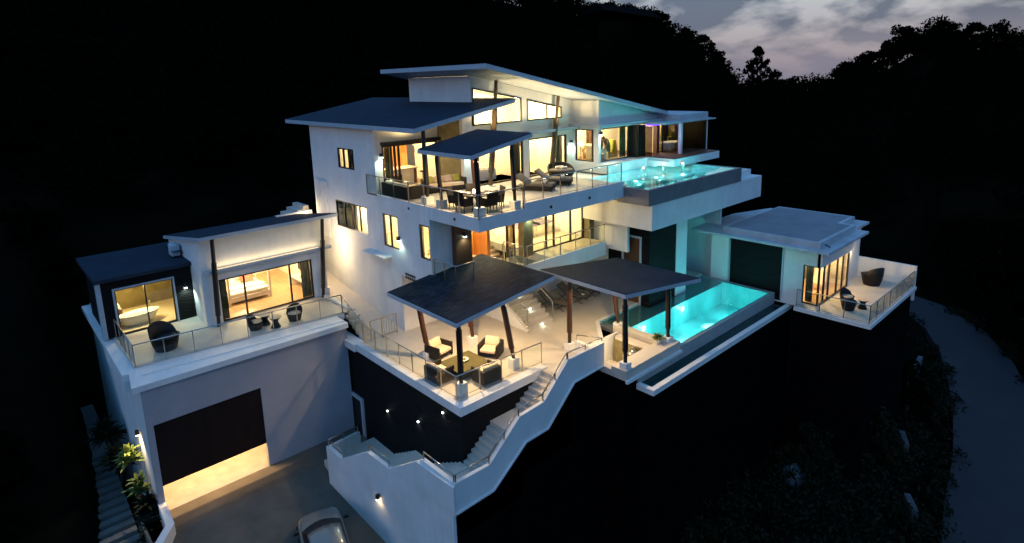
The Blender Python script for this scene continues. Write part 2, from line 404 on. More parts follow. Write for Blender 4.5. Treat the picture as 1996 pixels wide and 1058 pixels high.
# concealed lower floor edge / upper deck slab and fascia
P_(MB().prism([(15.5, 19.2), (25.5, 19.2), (25.5, 27.6), (15.5, 27.6)], 'z', 6.45, 7.0), 'deck_slab')
P_(MB().prism([(15.56, 19.26), (26.0, 19.26), (26.0, 27.6), (15.56, 27.6)], 'z', 7.0, 7.05), 'deck_floor', 'terrace')
P_(MB().box(15.5, 15.57, 19.2, 28.6, 7.0, 7.06).box(15.5, 18.2, 19.2, 19.27, 7.0, 7.06).box(18.2, 25.5, 19.2, 19.36, 7.0, 7.30), 'curb')
P_(MB().box(15.49, 15.5, 22.9, 27.6, 6.4, 7.0), 'wall_panel', 'plaster')
# downspout openings on the fascia
for (x, y, z) in ((15.495, 24.6, 6.75), (15.495, 20.9, 6.78)):
    P_(MB().tube((x, y, z), (x - .03, y, z), .07, seg=10), 'drain_hole', 'black')
for x in (19.9, 22.7): P_(MB().tube((x, 19.2, 6.85), (x, 19.17, 6.85), .075, seg=10), 'drain_hole', 'black')
# --- roofs
def shed(name, x0, x1, y0, y1, za, zb, th, m='slate_plain', parent=V, edge='fascia'):
    """roof plate rising/falling along x: za at x0, zb at x1 (top surface)"""
    r_ = MB().prism([(x0, za - th), (x1, zb - th), (x1, zb - .03), (x0, za - .03)], 'y', y0, y1).build('roof', edge, parent)
    s = (zb - za) / (x1 - x0)
    MB().prism([(x0 + .03, za + .03 * s - .03), (x1 - .03, zb - .03 * s - .03), (x1 - .03, zb - .03 * s), (x0 + .03, za + .03 * s)], 'y', y0 + .03, y1 - .03).build('roof_covering', m, r_)
    return r_
shed('roof', 15.0, 21.3, 23.0, 37.5, 10.76, 11.86, .24)
shed('roof', 18.9, 34.5, 22.4, 32.2, 13.62, 10.48, .26)
zr = lambda x: 13.62 - .2013 * (x - 18.9) - .28
# --- upper storey front walls
wall(V, 'y', 27.6, 27.8, 15.75, 19.55, 7.05, 10.45, [(15.95, 19.5, 7.0, 9.6)], m='plaster_in')
window(V, 'y', 27.66, 15.95, 19.5, 7.05, 9.6, (16.5, 16.75, 17.0), t=.1, pane=None, name='folding_door')
P_(MB().box(15.9, 19.55, 27.3, 27.6, 9.6, 9.78), 'lintel', 'bronze')
P_(MB().prism([(15.75, 10.45), (19.55, 10.45), (19.55, 11.2), (15.75, 10.6)], 'y', 27.6, 27.8), 'wall', 'plaster_in')
P_(MB().box(19.55, 19.8, 25.55, 27.6, 7.05, 11.3), 'stone_wall', 'olivestone', label='tall olive stone wall beside the kitchen opening')
P_(MB().box(19.55, 20.35, 25.3, 25.55, 7.05, 11.4), 'wall')
# sliding doors of the living room, y=25.3
wall(V, 'y', 25.3, 25.55, 20.35, 28.3, 7.05, 10.4, [(20.36, 24.0, 7.0, 9.35), (24.45, 27.75, 7.0, 9.35)], m='plaster_in')
window(V, 'y', 25.4, 20.36, 24.0, 7.05, 9.35, (20.6, 23.7), name='sliding_door', t=.09, pane=None)
window(V, 'y', 25.4, 24.45, 27.75, 7.05, 9.35, (26.9, 27.3), name='sliding_door', t=.09, pane=None)
b = MB(); wt = lambda x: 12.45 - .196 * (x - 20.3)
b.box(20.2, 20.3, 25.3, 25.5, 10.4, 12.45).prism([(20.2, 12.45), (28.3, wt(28.3)), (28.3, zr(28.3)), (20.2, zr(20.2))], 'y', 25.3, 25.5)
b.prism([(23.92, 10.4), (24.35, 10.4), (24.35, wt(24.35)), (23.92, wt(23.92))], 'y', 25.3, 25.5)
b.prism([(27.3, 10.4), (28.3, 10.4), (28.3, wt(28.3)), (27.3, wt(27.3))], 'y', 25.3, 25.5)
P_(b, 'clerestory_wall')
for (xa, xb, mm) in ((20.3, 23.92, 22.0), (24.35, 27.3, 26.0)):
    t_ = .07; b = MB()
    b.box(xa, xb, 25.27, 25.37, 10.4, 10.4 + t_).prism([(xa, wt(xa) - t_), (xb, wt(xb) - t_), (xb, wt(xb)), (xa, wt(xa))], 'y', 25.27, 25.37)
    for x in (xa + t_ / 2, mm, xb - t_ / 2): b.prism([(x - t_ / 2, 10.4 + t_), (x + t_ / 2, 10.4 + t_), (x + t_ / 2, wt(x) - t_), (x - t_ / 2, wt(x) - t_)], 'y', 25.27, 25.37)
    f = P_(b, 'window', 'bronze', label='sloping high window under the upper roof')
    MB().prism([(xa + .07, 10.47), (xb - .07, 10.47), (xb - .07, wt(xb) - .07), (xa + .07, wt(xa) - .07)], 'y', 25.31, 25.32).build('pane', 'glass', f)
P_(MB().box(24.0, 28.3, 24.85, 25.3, 9.66, 9.82), 'ledge', 'fascia')
for x in (21.0, 23.2, 25.4, 27.4): light('ledge_fill_light', 'SPOT', (x, 24.95, 9.6), 22, WARM, V, .08, aim=(x - .6, 22.5, 7), spot=120, blend=.8)  # added spots without fittings, brightening the deck floor
for y in (29.0, 26.6): light('soffit_fill_light', 'SPOT', (16.6, y, 10.3), 22, WARM, V, .08, aim=(16.6, y - .6, 7), spot=110, blend=.8)  # added fill spots under the lower roof for the left deck end
# side wall of the clerestory over the lower roof, and closing walls behind
P_(MB().prism([(25.5, 10.9), (31.0, 10.9), (31.0, 13.05), (25.5, 13.05)], 'x', 20.2, 20.4), 'wall')
P_(MB().prism([(20.2, 9), (34.3, 9), (34.3, zr(34.3)), (20.2, zr(20.2))], 'y', 31.0, 31.2), 'wall', 'plaster_in')
# --- right wing wall with corner window
def wingwall():
    wall(V, 'x', 28.3, 28.5, 23.4, 25.3, 7.0, 9.9, [(23.6, 25.1, 7.66, 9.66)])
    P_(MB().box(28.3, 28.5, 23.4, 25.3, 9.9, 11.42), 'wall')
    wall(V, 'y', 23.2, 23.4, 28.3, 34.4, 7.0, 9.9, [(28.5, 31.6, 7.66, 9.72), (31.6, 34.3, 7.66, 9.72)])
    P_(MB().prism([(28.3, 9.9), (34.4, 9.9), (34.4, zr(34.4)), (28.3, zr(28.3))], 'y', 23.2, 23.4), 'wall')
    window(V, 'x', 28.38, 23.6, 25.1, 7.66, 9.66, (23.75,))
    window(V, 'y', 23.28, 28.5, 31.6, 7.66, 9.72, (31.4,))
    b = MB()
    for i in range(4): b.box(31.65 + i * .24, 31.7 + i * .24, 22.7, 23.6, 7.66, 9.7)
    P_(b, 'folding_door', 'bronze'); P_(MB().box(32.38, 32.44, 22.2, 22.9, 7.66, 9.6), 'door_leaf', 'dark_glass')
wingwall()
P_(MB().prism([(27.9, 22.75), (34.4, 22.75), (34.4, 23.2), (28.3, 23.2), (28.3, 25.3), (27.9, 25.3)], 'z', 9.84, 9.98), 'ledge', 'fascia')
P_(MB().box(28.3, 32.4, 22.45, 23.2, 7.0, 7.6), 'plinth')
P_(MB().hexa([(32.3, 21.9, 7.05), (33.6, 21.9, 7.05), (33.6, 23.2, 7.05), (32.3, 23.2, 7.05)], [(32.3, 20.9, 7.45), (34.2, 20.9, 7.45), (34.2, 23.2, 7.45), (32.3, 23.2, 7.45)]), 'bracket')
# projecting bathroom deck with glass box
P_(MB().box(32.4, 37.9, 20.5, 26, 7.15, 7.62), 'deck_slab'); P_(MB().box(32.45, 37.85, 20.55, 26, 7.62, 7.66), 'deck_floor', 'darkwood')
P_(MB().box(34.75, 34.95, 21.55, 21.75, 7.66, 9.75), 'corner_post'); P_(MB().box(38.0, 38.1, 21.55, 21.65, 7.66, 9.75), 'corner_post')
window(V, 'y', 21.62, 34.95, 38.0, 7.66, 9.72, name='window', pane='dark_glass')
window(V, 'x', 34.82, 21.75, 24.6, 7.66, 9.6, (23.0,), name='window')
P_(MB().box(32.6, 38.25, 21.35, 26.2, 9.72, 9.85).box(34.6, 38.1, 21.55, 26.0, 9.85, 10.25), 'flat_roof', 'roofpaint')
P_(MB().box(38.25, 39.1, 21.5, 23, 9.70, 9.76), 'flat_roof', 'roofpaint')
P_(MB().box(34.15, 34.45, 23.0, 23.3, 7.66, 9.72), 'column', 'darkwood')
P_(MB().box(32.75, 34.4, 22.2, 22.9, 9.64, 9.70), 'light_strip', 'glow_purple', label='violet light strip under the flat roof edge')
light('light_strip_light', 'POINT', (33.5, 22.4, 9.4), 2.5, (.25, .1, 1), V, .2)
wall(V, 'y', 25.8, 26.0, 34.9, 38.2, 7.66, 9.72, m='plaster_in'); wall(V, 'x', 38.0, 38.08, 21.66, 25.8, 7.66, 9.7, m='black'); P_(MB().box(36.4, 36.6, 24.2, 25.8, 7.66, 9.7), 'inner_wall', 'olivestone')
# interiors of the upper floor
P_(MB().box(15.75, 28.3, 25.55, 34.9, 6.98, 7.05).box(15.75, 19.55, 27.6, 34.9, 6.9, 6.98), 'floor', 'tilefloor')
P_(MB().box(28.5, 34.4, 23.4, 30.9, 7.55, 7.64), 'floor', 'woodfloor')
wall(V, 'y', 31.9, 32.0, 15.75, 20.2, 7.05, 10.3, [(16.9, 18.3, 7.05, 9.4)], m='plaster_in', name='inner_wall')
wall(V, 'y', 33.2, 33.3, 15.75, 20.2, 7.05, 10.3, m='plaster_in', name='inner_wall')
P_(MB().box(18.7, 20.15, 31.8, 31.9, 7.05, 9.5), 'cupboard', 'doorwood')
P_(MB().box(18.25, 18.65, 31.75, 31.9, 7.05, 9.6), 'cupboard', 'darkwood')
P_(MB().box(20.2, 20.3, 27.6, 31.0, 7.05, 10.9), 'inner_wall', 'plaster_in')
P_(MB().box(26.9, 28.2, 30.3, 30.4, 7.05, 9.2).box(23.0, 24.0, 30.85, 30.95, 7.05, 9.3), 'inner_door', 'doorwood')
P_(MB().box(22.3, 24.3, 30.8, 30.9, 7.6, 9.6), 'wall_panel', 'olivestone')
P_(MB().box(24.2, 24.35, 26.3, 31.0, 7.05, 9.6), 'inner_wall', 'plaster_in')
P_(MB().box(15.75, 20.2, 27.8, 33.3, 10.32, 10.4), 'ceiling', 'ceiling')
P_(MB().box(28.45, 34.4, 23.4, 31.0, 9.92, 10.0), 'ceiling', 'ceiling')
wall(V, 'y', 26.4, 26.5, 28.5, 34.3, 7.64, 9.92, m='plaster_in', name='inner_wall')
P_(MB().box(30.9, 31.9, 26.3, 26.4, 7.64, 9.7), 'cupboard', 'darkwood')
P_(MB().box(34.3, 34.4, 23.4, 31.0, 7.64, 10.3), 'wall', 'plaster_in')
P_(MB().box(28.3, 28.5, 25.3, 31.0, 7.05, 11.4), 'wall', 'plaster_in')
# --- lower floor (z 3.5)
P_(MB().prism([(15.5, 21.0), (19.9, 21.0), (19.9, 26.4), (15.76, 26.4), (15.76, 22.89), (15.5, 22.89)], 'z', 3.1, 3.5), 'floor_slab')
P_(MB().box(21.85, 26.2, 21.0, 30.5, 3.1, 3.5).box(15.75, 21.85, 26.4, 30.5, 3.1, 3.5), 'floor_slab')
P_(MB().box(21.86, 26.15, 21.06, 30.4, 3.5, 3.53).box(15.75, 19.85, 21.06, 30.4, 3.5, 3.53).box(19.85, 21.86, 26.4, 30.4, 3.5, 3.53), 'floor', 'tilefloor')
P_(MB().box(19.9, 26.2, 20.94, 21.06, 2.75, 3.56), 'balcony_edge')
wall(V, 'y', 22.9, 23.1, 15.75, 16.75, 3.5, 6.45)
P_(MB().box(16.75, 17.75, 22.6, 23.0, 3.5, 6.45), 'pilaster', 'darkwood')
P_(MB().box(20.9, 21.6, 22.2, 22.6, 3.5, 6.45), 'pilaster', 'olivestone'); P_(MB().box(26.0, 26.5, 22.0, 22.5, 3.5, 6.45), 'pilaster', 'olivestone')
window(V, 'y', 22.9, 20.3, 20.9, 3.5, 6.4, name='window', t=.1, pane='dark_glass')
window(V, 'y', 22.5, 21.65, 26.0, 3.5, 6.4, (22.9, 23.5, 24.9), name='sliding_door', t=.09)
wall(V, 'y', 30.4, 30.6, 15.75, 27, 3.5, 6.45, m='plaster_in', name='inner_wall')
P_(MB().box(17.8, 20.2, 24.6, 24.75, 3.5, 6.4), 'entrance_wall', 'doorwood', label='tall orange timber entrance wall')
P_(MB().box(19.4, 19.6, 23.4, 24.6, 3.5, 6.4), 'inner_door', 'doorwood')
P_(MB().box(26.0, 27.4, 28.0, 28.1, 3.7, 6.2), 'wall_panel', 'doorwood')
P_(MB().box(15.75, 26.2, 22.9, 30.4, 6.38, 6.44), 'ceiling', 'ceiling')
P_(MB().box(26.4, 26.6, 19.6, 30.6, 3.1, 6.5), 'wall')
P_(MB().box(20.3, 26.6, 30.6, 30.8, -1, 7), 'wall')
# ground floor walls
wall(V, 'y', 25.7, 25.9, 15.5, 19.9, -.05, 3.095)
wall(V, 'y', 24.4, 24.6, 21.76, 27.0, -.05, 3.1)
# dark stone store room below the pool
wall(V, 'x', 27.0, 27.2, 18.5, 21.4, -.05, 5.0, [(19.15, 20.3, -.05, 3.87)], m='darkstone', name='stone_wall')
P_(MB().box(27.0, 27.2, 21.4, 24.6, -.05, 5.0), 'wall')
f = P_(MB().box(26.95, 27.02, 19.05, 19.17, -.04, 3.97).box(26.95, 27.02, 20.28, 20.4, -.04, 3.97).box(26.95, 27.02, 19.17, 20.28, 3.85, 3.97), 'door_frame', 'fascia', label='white frame round the brown timber door')
MB().box(27.05, 27.12, 19.17, 20.28, -.04, 3.85).build('door', 'darkwood', f)
wall(V, 'y', 18.5, 18.7, 27.2, 29.6, -.05, 5.0, m='darkstone', name='stone_wall')
wall(V, 'y', 18.45, 18.75, 29.6, 30.7, -.05, 5.0)
P_(MB().box(30.5, 30.7, 18.75, 21.5, -.05, 5.0).box(30.7, 36.5, 21.3, 21.5, -.05, 5.0), 'wall')
# white pool box and ledge
P_(MB().box(25.9, 38.3, 17.65, 22.4, 4.75, 6.15), 'pool_box')
P_(MB().box(26.2, 38.2, 22.4, 31.2, 3.0, 6.9), 'wall')
P_(MB().box(36.2, 38.3, 18.4, 22.4, 6.15, 6.5), 'pool_box')
# interior lights of the villa
for (x, y, z, p) in ((17.8, 29.8, 10.0, 85), (17.6, 32.6, 9.9, 25), (22.2, 28.3, 10.6, 150), (26.2, 28.3, 10.6, 130), (29.9, 25.0, 9.7, 36), (32.4, 25.0, 9.7, 22),
                     (23.8, 24.3, 6.1, 75), (24.3, 27.9, 6.1, 80), (19.2, 23.6, 6.1, 50), (16.7, 30.0, 6.0, 40), (16.6, 26.8, 6.0, 25), (17.5, 27.5, 5.9, 30), (35.7, 24.3, 9.4, 16)):
    light('ceiling_lamp', 'POINT', (x, y, z), p, WARM, V, .18)
# uplights washing the upper roof soffit
for x in (20.8, 23.6, 26.4): light('uplight', 'SPOT', (x, 24.3, 9.95), 40, WARM, V, .15, aim=(x + .2, 24.0, 13), spot=150, blend=.9)
light('uplight', 'SPOT', (17.3, 26.6, 9.85), 24, WARM, V, .1, aim=(17.3, 26.9, 11), spot=150, blend=.9)

for x in (21.0, 22.6, 24.6, 26.2, 27.4):
    for y in (27.0, 29.4): P_(MB().lathe([(0, -.01), (.09, -.01), (.09, .02)], (x, y, zr(x) - .03), 12), 'recessed_lamp', 'glow_warm')
# leaning timber props holding the roofs
def prop(label, foot, top, r0=.16, r1=.10, block=True, foot_h=.35, m='timber'):
    t = thing('roof_prop', label, 'post', foot, 'leaning timber roof props')
    a = Vector(foot) + Vector((0, 0, foot_h if block else 0)); c = Vector(top); d = c - a
    MB().tube(a, a + d * .12, r0 * .72).tube(a + d * .12, a + d * .72, r0, r0).tube(a + d * .72, c, r1, r1).build('shaft', m, t, smooth=False)
    if block: MB().box(foot[0] - .22, foot[0] + .22, foot[1] - .22, foot[1] + .22, foot[2], foot[2] + foot_h).build('footing', 'plaster', t)
    return t
prop('leaning timber prop in front of the living room doors rising to the top roof', (20.98, 24.84, 7.05), (21.65, 24.84, 12.78), foot_h=.05, m='olivewood')
prop('leaning timber prop beside the round daybed rising to the top roof', (26.0, 25.0, 7.05), (26.65, 24.95, 11.75), foot_h=.05, m='olivewood')
prop('slim timber prop on a white block under the front edge of the lower roof', (15.95, 23.6, 7.05), (16.1, 23.9, 10.66), r0=.13, m='black_post')

# =================================================================== UPPER POOL
UP = thing('swimming_pool', 'upper infinity pool with glowing turquoise water and grey outer walls', 'pool', (25.5, 17.7, 6.15), 'swimming pools')
b = MB()
b.box(25.5, 35.4, 17.6, 17.8, 6.15, 7.0).box(25.5, 25.75, 17.8, 19.6, 6.15, 7.0).box(35.2, 35.4, 17.8, 20.9, 6.15, 7.0).box(25.75, 35.2, 17.8, 20.9, 6.15, 6.2)
b.build('outer_wall', 'pooltank', UP)
b = MB(); b.box(25.76, 35.19, 17.81, 20.7, 6.21, 6.24).box(25.75, 35.2, 17.8, 17.83, 6.24, 6.98).box(25.75, 25.78, 17.83, 20.7, 6.24, 6.98).box(35.17, 35.2, 17.83, 20.9, 6.24, 6.98)
b.box(25.78, 33.5, 20.7, 22.45, 6.3, 6.42).box(33.5, 35.2, 20.7, 22.4, 6.3, 6.4).box(26.1, 33.5, 22.42, 22.45, 6.42, 7.0)
b.build('basin', 'teal_tile', UP)
MB().prism([(25.75, 17.8), (35.2, 17.8), (35.2, 20.95), (34.0, 22.4), (26.3, 22.3), (25.9, 20.7), (25.75, 20.0)], 'z', 6.955, 6.975).build('water_surface', 'water', UP)
MB().prism([(25.78, 20.75), (26.05, 20.75), (26.2, 22.45), (25.78, 22.45)], 'z', 6.42, 7.06).build('coping', 'terrace', UP)
for i, (x, y) in enumerate(((26.9, 21.7), (28.4, 21.5), (30.1, 21.5), (32.0, 21.3), (34.0, 20.6))):
    MB().lathe([(0, .03), (.12, .03), (.13, 0)], (x, y + .25, 6.43 if i < 4 else 6.42), 14).build('pool_light', 'glow_dot', UP)
    light('pool_lamp', 'POINT', (x, y, 6.80), 5, (.7, 1, 1), UP, .04)
for x in (27.5, 30.0, 32.6): light('pool_lamp', 'POINT', (x, 19.1, 6.55), 10, (.2, .9, .95), UP, .2)
b = MB()
for (x, y) in ((30.1, 21.2), (32.05, 21.05), (33.1, 20.35)):
    t = thing('bowl_candle', {30.1: 'glowing bowl candle on the pool edge, nearest the sun deck', 32.05: 'glowing bowl candle on the pool edge, middle of the three', 33.1: 'glowing bowl candle on the pool edge, under the bathroom deck'}[x], 'candle', (x, y, 6.98), 'glowing bowls along the upper pool')
    MB().lathe([(0, 0), (.06, 0), (.05, .12), (.14, .2), (.15, .3), (.12, .3), (.1, .2), (0, .18)], (x, y, 6.98), 12).build('bowl', 'ceramic', t, smooth=True)
    MB().lathe([(0, .2), (.07, .22), (.08, .34), (0, .42)], (x, y, 6.98), 10).build('flame_globe', 'glow_candle', t, smooth=True)

# railings on the main house
rail('glass railing round the front corner of the upper deck', [(15.44, 28.5, 7.06), (15.53, 19.24, 7.06), (18.15, 19.24, 7.06)], 1.0, 1.25)
rail('glass railing on the raised curb in front of the upper deck sun loungers', [(18.28, 19.28, 7.30), (25.4, 19.28, 7.30)], 1.0, 1.12)
rail('glass railing of the lower balcony in front of the table tennis room', [(20.0, 21.0, 3.56), (26.1, 21.0, 3.56)], 1.0, 1.3)
rail('short glass railing at the head of the stairs beside the entrance', [(18.9, 21.1, 3.54), (19.85, 21.1, 3.54), (19.85, 22.6, 3.54)], 1.0, 1.0)
rail('short glass railing beside the potted plant window', [(15.56, 22.8, 3.52), (15.56, 21.1, 3.52), (16.6, 21.1, 3.52)], 1.0, 1.0)

# wall lamps of the main house
wall_lamp('wall lamp left of the kitchen opening on the upper deck', 15.85, 27.58, 9.0, (0, -1), power=10)
wall_lamp('wall lamp on the narrow white wall between kitchen and living room', 19.95, 25.28, 9.0, (0, -1), power=12)
wall_lamp('wall lamp on the pier right of the television room doors', 28.05, 25.28, 8.75, (0, -1), power=9)
wall_lamp('wall lamp on the corner of the upper right wing beside the wide window', 28.4, 23.18, 9.35, (0, -1), power=9)
wall_lamp('wall lamp on the dark pilaster beside the orange entrance wall', 17.25, 22.58, 5.35, (0, -1), power=5)
wall_lamp('wall lamp on the stone pilaster left of the table tennis room', 21.3, 22.18, 5.65, (0, -1), power=5)
wall_lamp('wall lamp on the stone pilaster right of the table tennis room', 26.2, 21.98, 5.75, (0, -1), power=12)
wall_lamp('wall lamp between two tall windows of the left facade', 15.48, 25.6, 4.95, (-1, 0), power=5)

# =================================================================== PAVILIONS
def gazebo(label, name, x0, x1, y0, y1, za, zb, posts, floor, m='slate', pm='timber', th=.2, blocks=.4, r_=.13):
    t = thing(name, label, 'pavilion', (x0, y0, floor), 'open pavilions with slanted slate roofs')
    s = (zb - za) / (x1 - x0)
    rf = MB().prism([(x0, za - th), (x1, zb - th), (x1, zb - .03), (x0, za - .03)], 'y', y0, y1).build('roof', 'fascia', t)
    MB().prism([(x0 + .03, za + .03 * s - .03), (x1 - .03, zb - .03 * s - .03), (x1 - .03, zb - .03 * s), (x0 + .03, za + .03 * s)], 'y', y0 + .03, y1 - .03).build('roof_covering', m, rf)
    for (fx, fy, tx, ty, bl, mm) in posts:
        zt = za + s * (tx - x0) - th
        a = Vector((fx, fy, floor + bl)); c = Vector((tx, ty, zt)); d = c - a
        MB().tube(a, a + d * .16, r_ * .68).tube(a + d * .16, a + d * .84, r_).tube(a + d * .84, c, r_ * .72).build('post', mm, t)
        if bl > .05: MB().box(fx - .19, fx + .19, fy - .18, fy + .18, floor, floor + bl).build('footing', 'plaster', t)
    return t, za, s
g1, *_ = gazebo('front pavilion with slanted dark slate roof over four armchairs on the corner of the terrace', 'pavilion', 13.1, 18.75, 17.9, 23.1, 3.47, 4.05,
       [(16.95, 21.84, 16.8, 22.2, .45, 'timber'), (14.6, 22.3, 14.2, 22.4, .3, 'timber'), (16.72, 18.62, 16.1, 18.6, .5, 'timber'), (13.62, 18.45, 13.62, 18.45, .55, 'black_post')], 0)
g2, *_ = gazebo('pavilion with slanted dark slate roof over the sunken bar beside the lower pool', 'pavilion', 19.45, 25.5, 14.5, 19.6, 3.80, 3.02,
       [(19.9, 18.1, 19.95, 18.1, .35, 'timber'), (23.4, 17.9, 23.3, 18.2, .35, 'timber'), (19.95, 14.85, 20.1, 15.0, .45, 'black_post'), (23.5, 15.0, 23.6, 15.1, .45, 'black_post')], 0, m='slate_plain')
g3, *_ = gazebo('small pavilion with slanted slate roof over the dining table on the upper deck', 'pavilion', 14.85, 18.35, 18.75, 22.6, 9.86, 10.5,
       [(15.88, 19.6, 15.7, 19.5, .38, 'black_post'), (15.84, 22.3, 15.6, 22.2, .38, 'black_post'), (17.9, 19.52, 17.75, 19.5, .38, 'black_post'), (18.0, 22.4, 17.6, 22.2, .05, 'timber')], 7.05, m='slate_plain', r_=.11)
for (g, x, y, z, p) in ((g1, 15.4, 20.4, 3.2, 110), (g1, 14.1, 19.2, 3.0, 18), (g1, 16.6, 19.0, 3.2, 18), (g2, 21.7, 16.4, 3.05, 60), (g2, 19.9, 17.2, 3.2, 22), (g3, 16.5, 20.6, 9.75, 95), (g3, 15.9, 19.6, 9.6, 15), (g3, 17.3, 21.8, 9.8, 45)):
    z0_ = {g1: 3.47 + .1027 * (x - 13.1), g2: 3.80 - .129 * (x - 19.45), g3: 9.86 + .183 * (x - 14.85)}[g] - .2
    f = MB().lathe([(0, -.012), (.06, -.012), (.06, .0)], (x, y, z0_), 12).build('downlight', 'glow_warm', g)
    z = min(z, z0_ - .12)
    light('downlight_lamp', 'SPOT', (x, y, z), p, WARM2, g, .1, aim=(x, y, z - 3), spot=165, blend=.6)

# =================================================================== MIDDLE TERRACE
TR = thing('stone_terrace', 'white paved terrace on a tall dark stone retaining wall', 'terrace', (12.85, 17.6, -9.5))
def T_(b, name, m='plaster', **k): return b.build(name, m, TR, **k)
T_(MB().prism([(12.95, 17.7), (17.7, 17.7), (17.7, 16.05), (19.95, 16.05), (19.95, 17.8), (21.75, 17.8), (23.3, 19.35), (34.2, 19.35), (34.2, 24.6), (12.95, 27.0)], 'z', -.25, 0.0), 'floor', 'terrace')
T_(MB().box(12.85, 17.75, 17.55, 17.95, -.32, .06).box(12.85, 13.12, 17.95, 26.0, -.32, .06), 'coping')
T_(MB().box(12.7, 13.3, 26.0, 28.0, -.32, .06), 'coping')
T_(MB().box(12.95, 13.15, 17.65, 27.6, -9.5, -.32).box(13.15, 17.9, 17.65, 17.85, -9.5, -.32).box(17.9, 19.9, 16.2, 16.4, -9.5, -.25), 'retaining_wall', 'darkstone', label='dark split stone retaining wall below the terrace corner')
f = T_(MB().box(12.84, 12.97, 25.93, 26.1, -5.4, -2.95).box(12.84, 12.97, 27.3, 27.5, -5.4, -2.95).box(12.84, 12.97, 26.1, 27.3, -3.1, -2.95), 'door_frame', 'fascia')
MB().box(12.9, 12.94, 26.1, 27.3, -5.4, -3.1).build('door', 'black', f)
for (y, z) in ((23.54, -2.62), (20.87, -2.02), (18.91, -.75)):
    q = MB().box(12.9, 12.96, y - .04, y + .04, z, z + .05).build('step_light', 'glow_dot', TR)
    light('stair_light_lamp', 'SPOT', (12.86, y, z - .02), .8, (.8, .95, 1), TR, .03, aim=(12.9, y, z - 1), spot=120)
# stairs from the terrace up to the entrance (z 0 -> 3.5)
ST = thing('staircase', 'pale stairs with step lights climbing from the terrace to the entrance', 'stairs', (20, 21, 0))
b = MB(); prof = [(21.0, 0)]
for i in range(18): prof += [(21.0 + .3 * i, .195 * (i + 1)), (21.0 + .3 * (i + 1), .195 * (i + 1))]
prof += [(26.4, 2.9), (21.6, -.02)]
b.prism(prof, 'x', 20.0, 21.78).build('steps', 'terrace', ST)
MB().prism([(20.9, 0), (21.0, .0), (26.4, 3.5), (26.4, 0)], 'x', 19.86, 19.99).build('side_wall', 'plaster', ST)
for i in (0, 3, 6, 9):
    MB().box(20.9, 21.0, 21.0 + .3 * i - .012, 21.0 + .3 * i, .195 * i + .06, .195 * i + .14).build('step_light', 'glow_dot', ST)
    light('step_lamp', 'POINT', (20.95, 20.9 + .3 * i, .195 * i + .14), .12, (.8, 1, .9), ST, .03)
for x in (19.95, 21.82):
    r_ = rail('glass handrail on the left side of the pale terrace stairs' if x < 20 else 'glass handrail on the right side of the pale terrace stairs', [(x, 21.05, .15), (x, 26.3, 3.5)], .95, 1.6, name='stair_railing')
# terrace railings
rail('long glass railing along the corner of the stone terrace round the front pavilion', [(13.22, 25.85, .06), (13.19, 18.2, .06), (17.86, 17.98, .06)], 1.0, 1.1)
rail('glass railing down the steps between bedroom terrace and stone terrace', [(13.2, 28.0, 1.05), (13.22, 25.95, .1)], 1.0, .75)
g = thing('garden_gate', 'low steel and glass gate at the left end of the stone terrace', 'gate', (14.0, 25.9, 0))
for x in (13.6, 14.25, 15.1): MB().box(x - .025, x + .025, 25.82, 25.87, 0, 1.1).build('post', 'steel', g)
MB().box(13.6, 15.1, 25.83, 25.86, 1.05, 1.1).box(14.25, 15.1, 25.83, 25.86, .1, .14).build('gate_frame', 'steel', g)
for i in range(5): MB().box(14.35 + i * .15, 14.37 + i * .15, 25.84, 25.86, .14, 1.05).build('bar', 'steel', g)
# steps between the two terraces and ramp wall along the house
b = MB()
for i in range(6): b.box(13.32, 13.98, 27.9 - .32 * (i + 1), 28.0, -.2, 1.05 - .17 * (i + 1))
b.build('steps', 'terrace', TR)
T_(MB().prism([(26.0, .01), (35.2, 1.5), (40, 1.5), (40, -.3), (26.0, -.3)], 'x', 14.0, 15.49), 'ramp', 'terrace')
T_(MB().prism([(28.0, 1.06), (31.2, 1.06), (31.2, 1.2), (28.0, 1.2)], 'x', 13.55, 13.75).prism([(31.5, 1.0), (37.5, 1.0), (37.5, 1.9), (31.5, 1.35)], 'x', 14.06, 14.2), 'kerb')

# low wall + rail guarding the stair head
T_(MB().box(19.75, 19.95, 16.1, 17.65, 0, .62), 'low_wall')
rail('plain steel rail on the low wall above the stair head by the bar', [(19.85, 17.6, .62), (19.85, 16.1, .95), (17.4, 15.95, 1.12)], .28, 1.4, glass=False, rad=.022)

# =================================================================== OUTSIDE STAIR WITH WHITE PARAPET
OS = thing('outer_staircase', 'white walled outside staircase stepping down round the dark stone wall', 'stairs', (11.2, 15.87, -9.5))
O_ = lambda b, n, m='plaster', **k: b.build(n, m, OS, **k)
# front wall (runs along x) y 15.87..16.05
topF = [(11.2, -1.55), (12.88, -1.6), (14.5, -.28), (15.87, -.2), (17.35, 1.12), (19.75, 1.12)]
botF = [(19.75, 0.0), (17.7, -.05), (16.05, -1.5), (14.78, -1.53), (13.0, -2.78), (11.2, -2.8)]
O_(MB().prism(topF + botF, 'y', 15.87, 16.03), 'parapet')
O_(MB().prism([(11.3, -2.75), (13.0, -2.75), (14.8, -1.5), (16.05, -1.47), (17.7, -.03), (19.75, .0), (19.75, -9.5), (11.3, -9.5)], 'y', 16.03, 16.15), 'retaining_wall', 'blackwall')
O_(MB().prism([(11.18, -2.80), (13.0, -2.78), (14.78, -1.53), (16.05, -1.5), (17.7, -.05), (19.75, 0), (19.75, .05), (17.68, 0), (16.03, -1.44), (14.76, -1.47), (12.98, -2.72), (11.18, -2.74)], 'y', 15.80, 15.87), 'ledge')
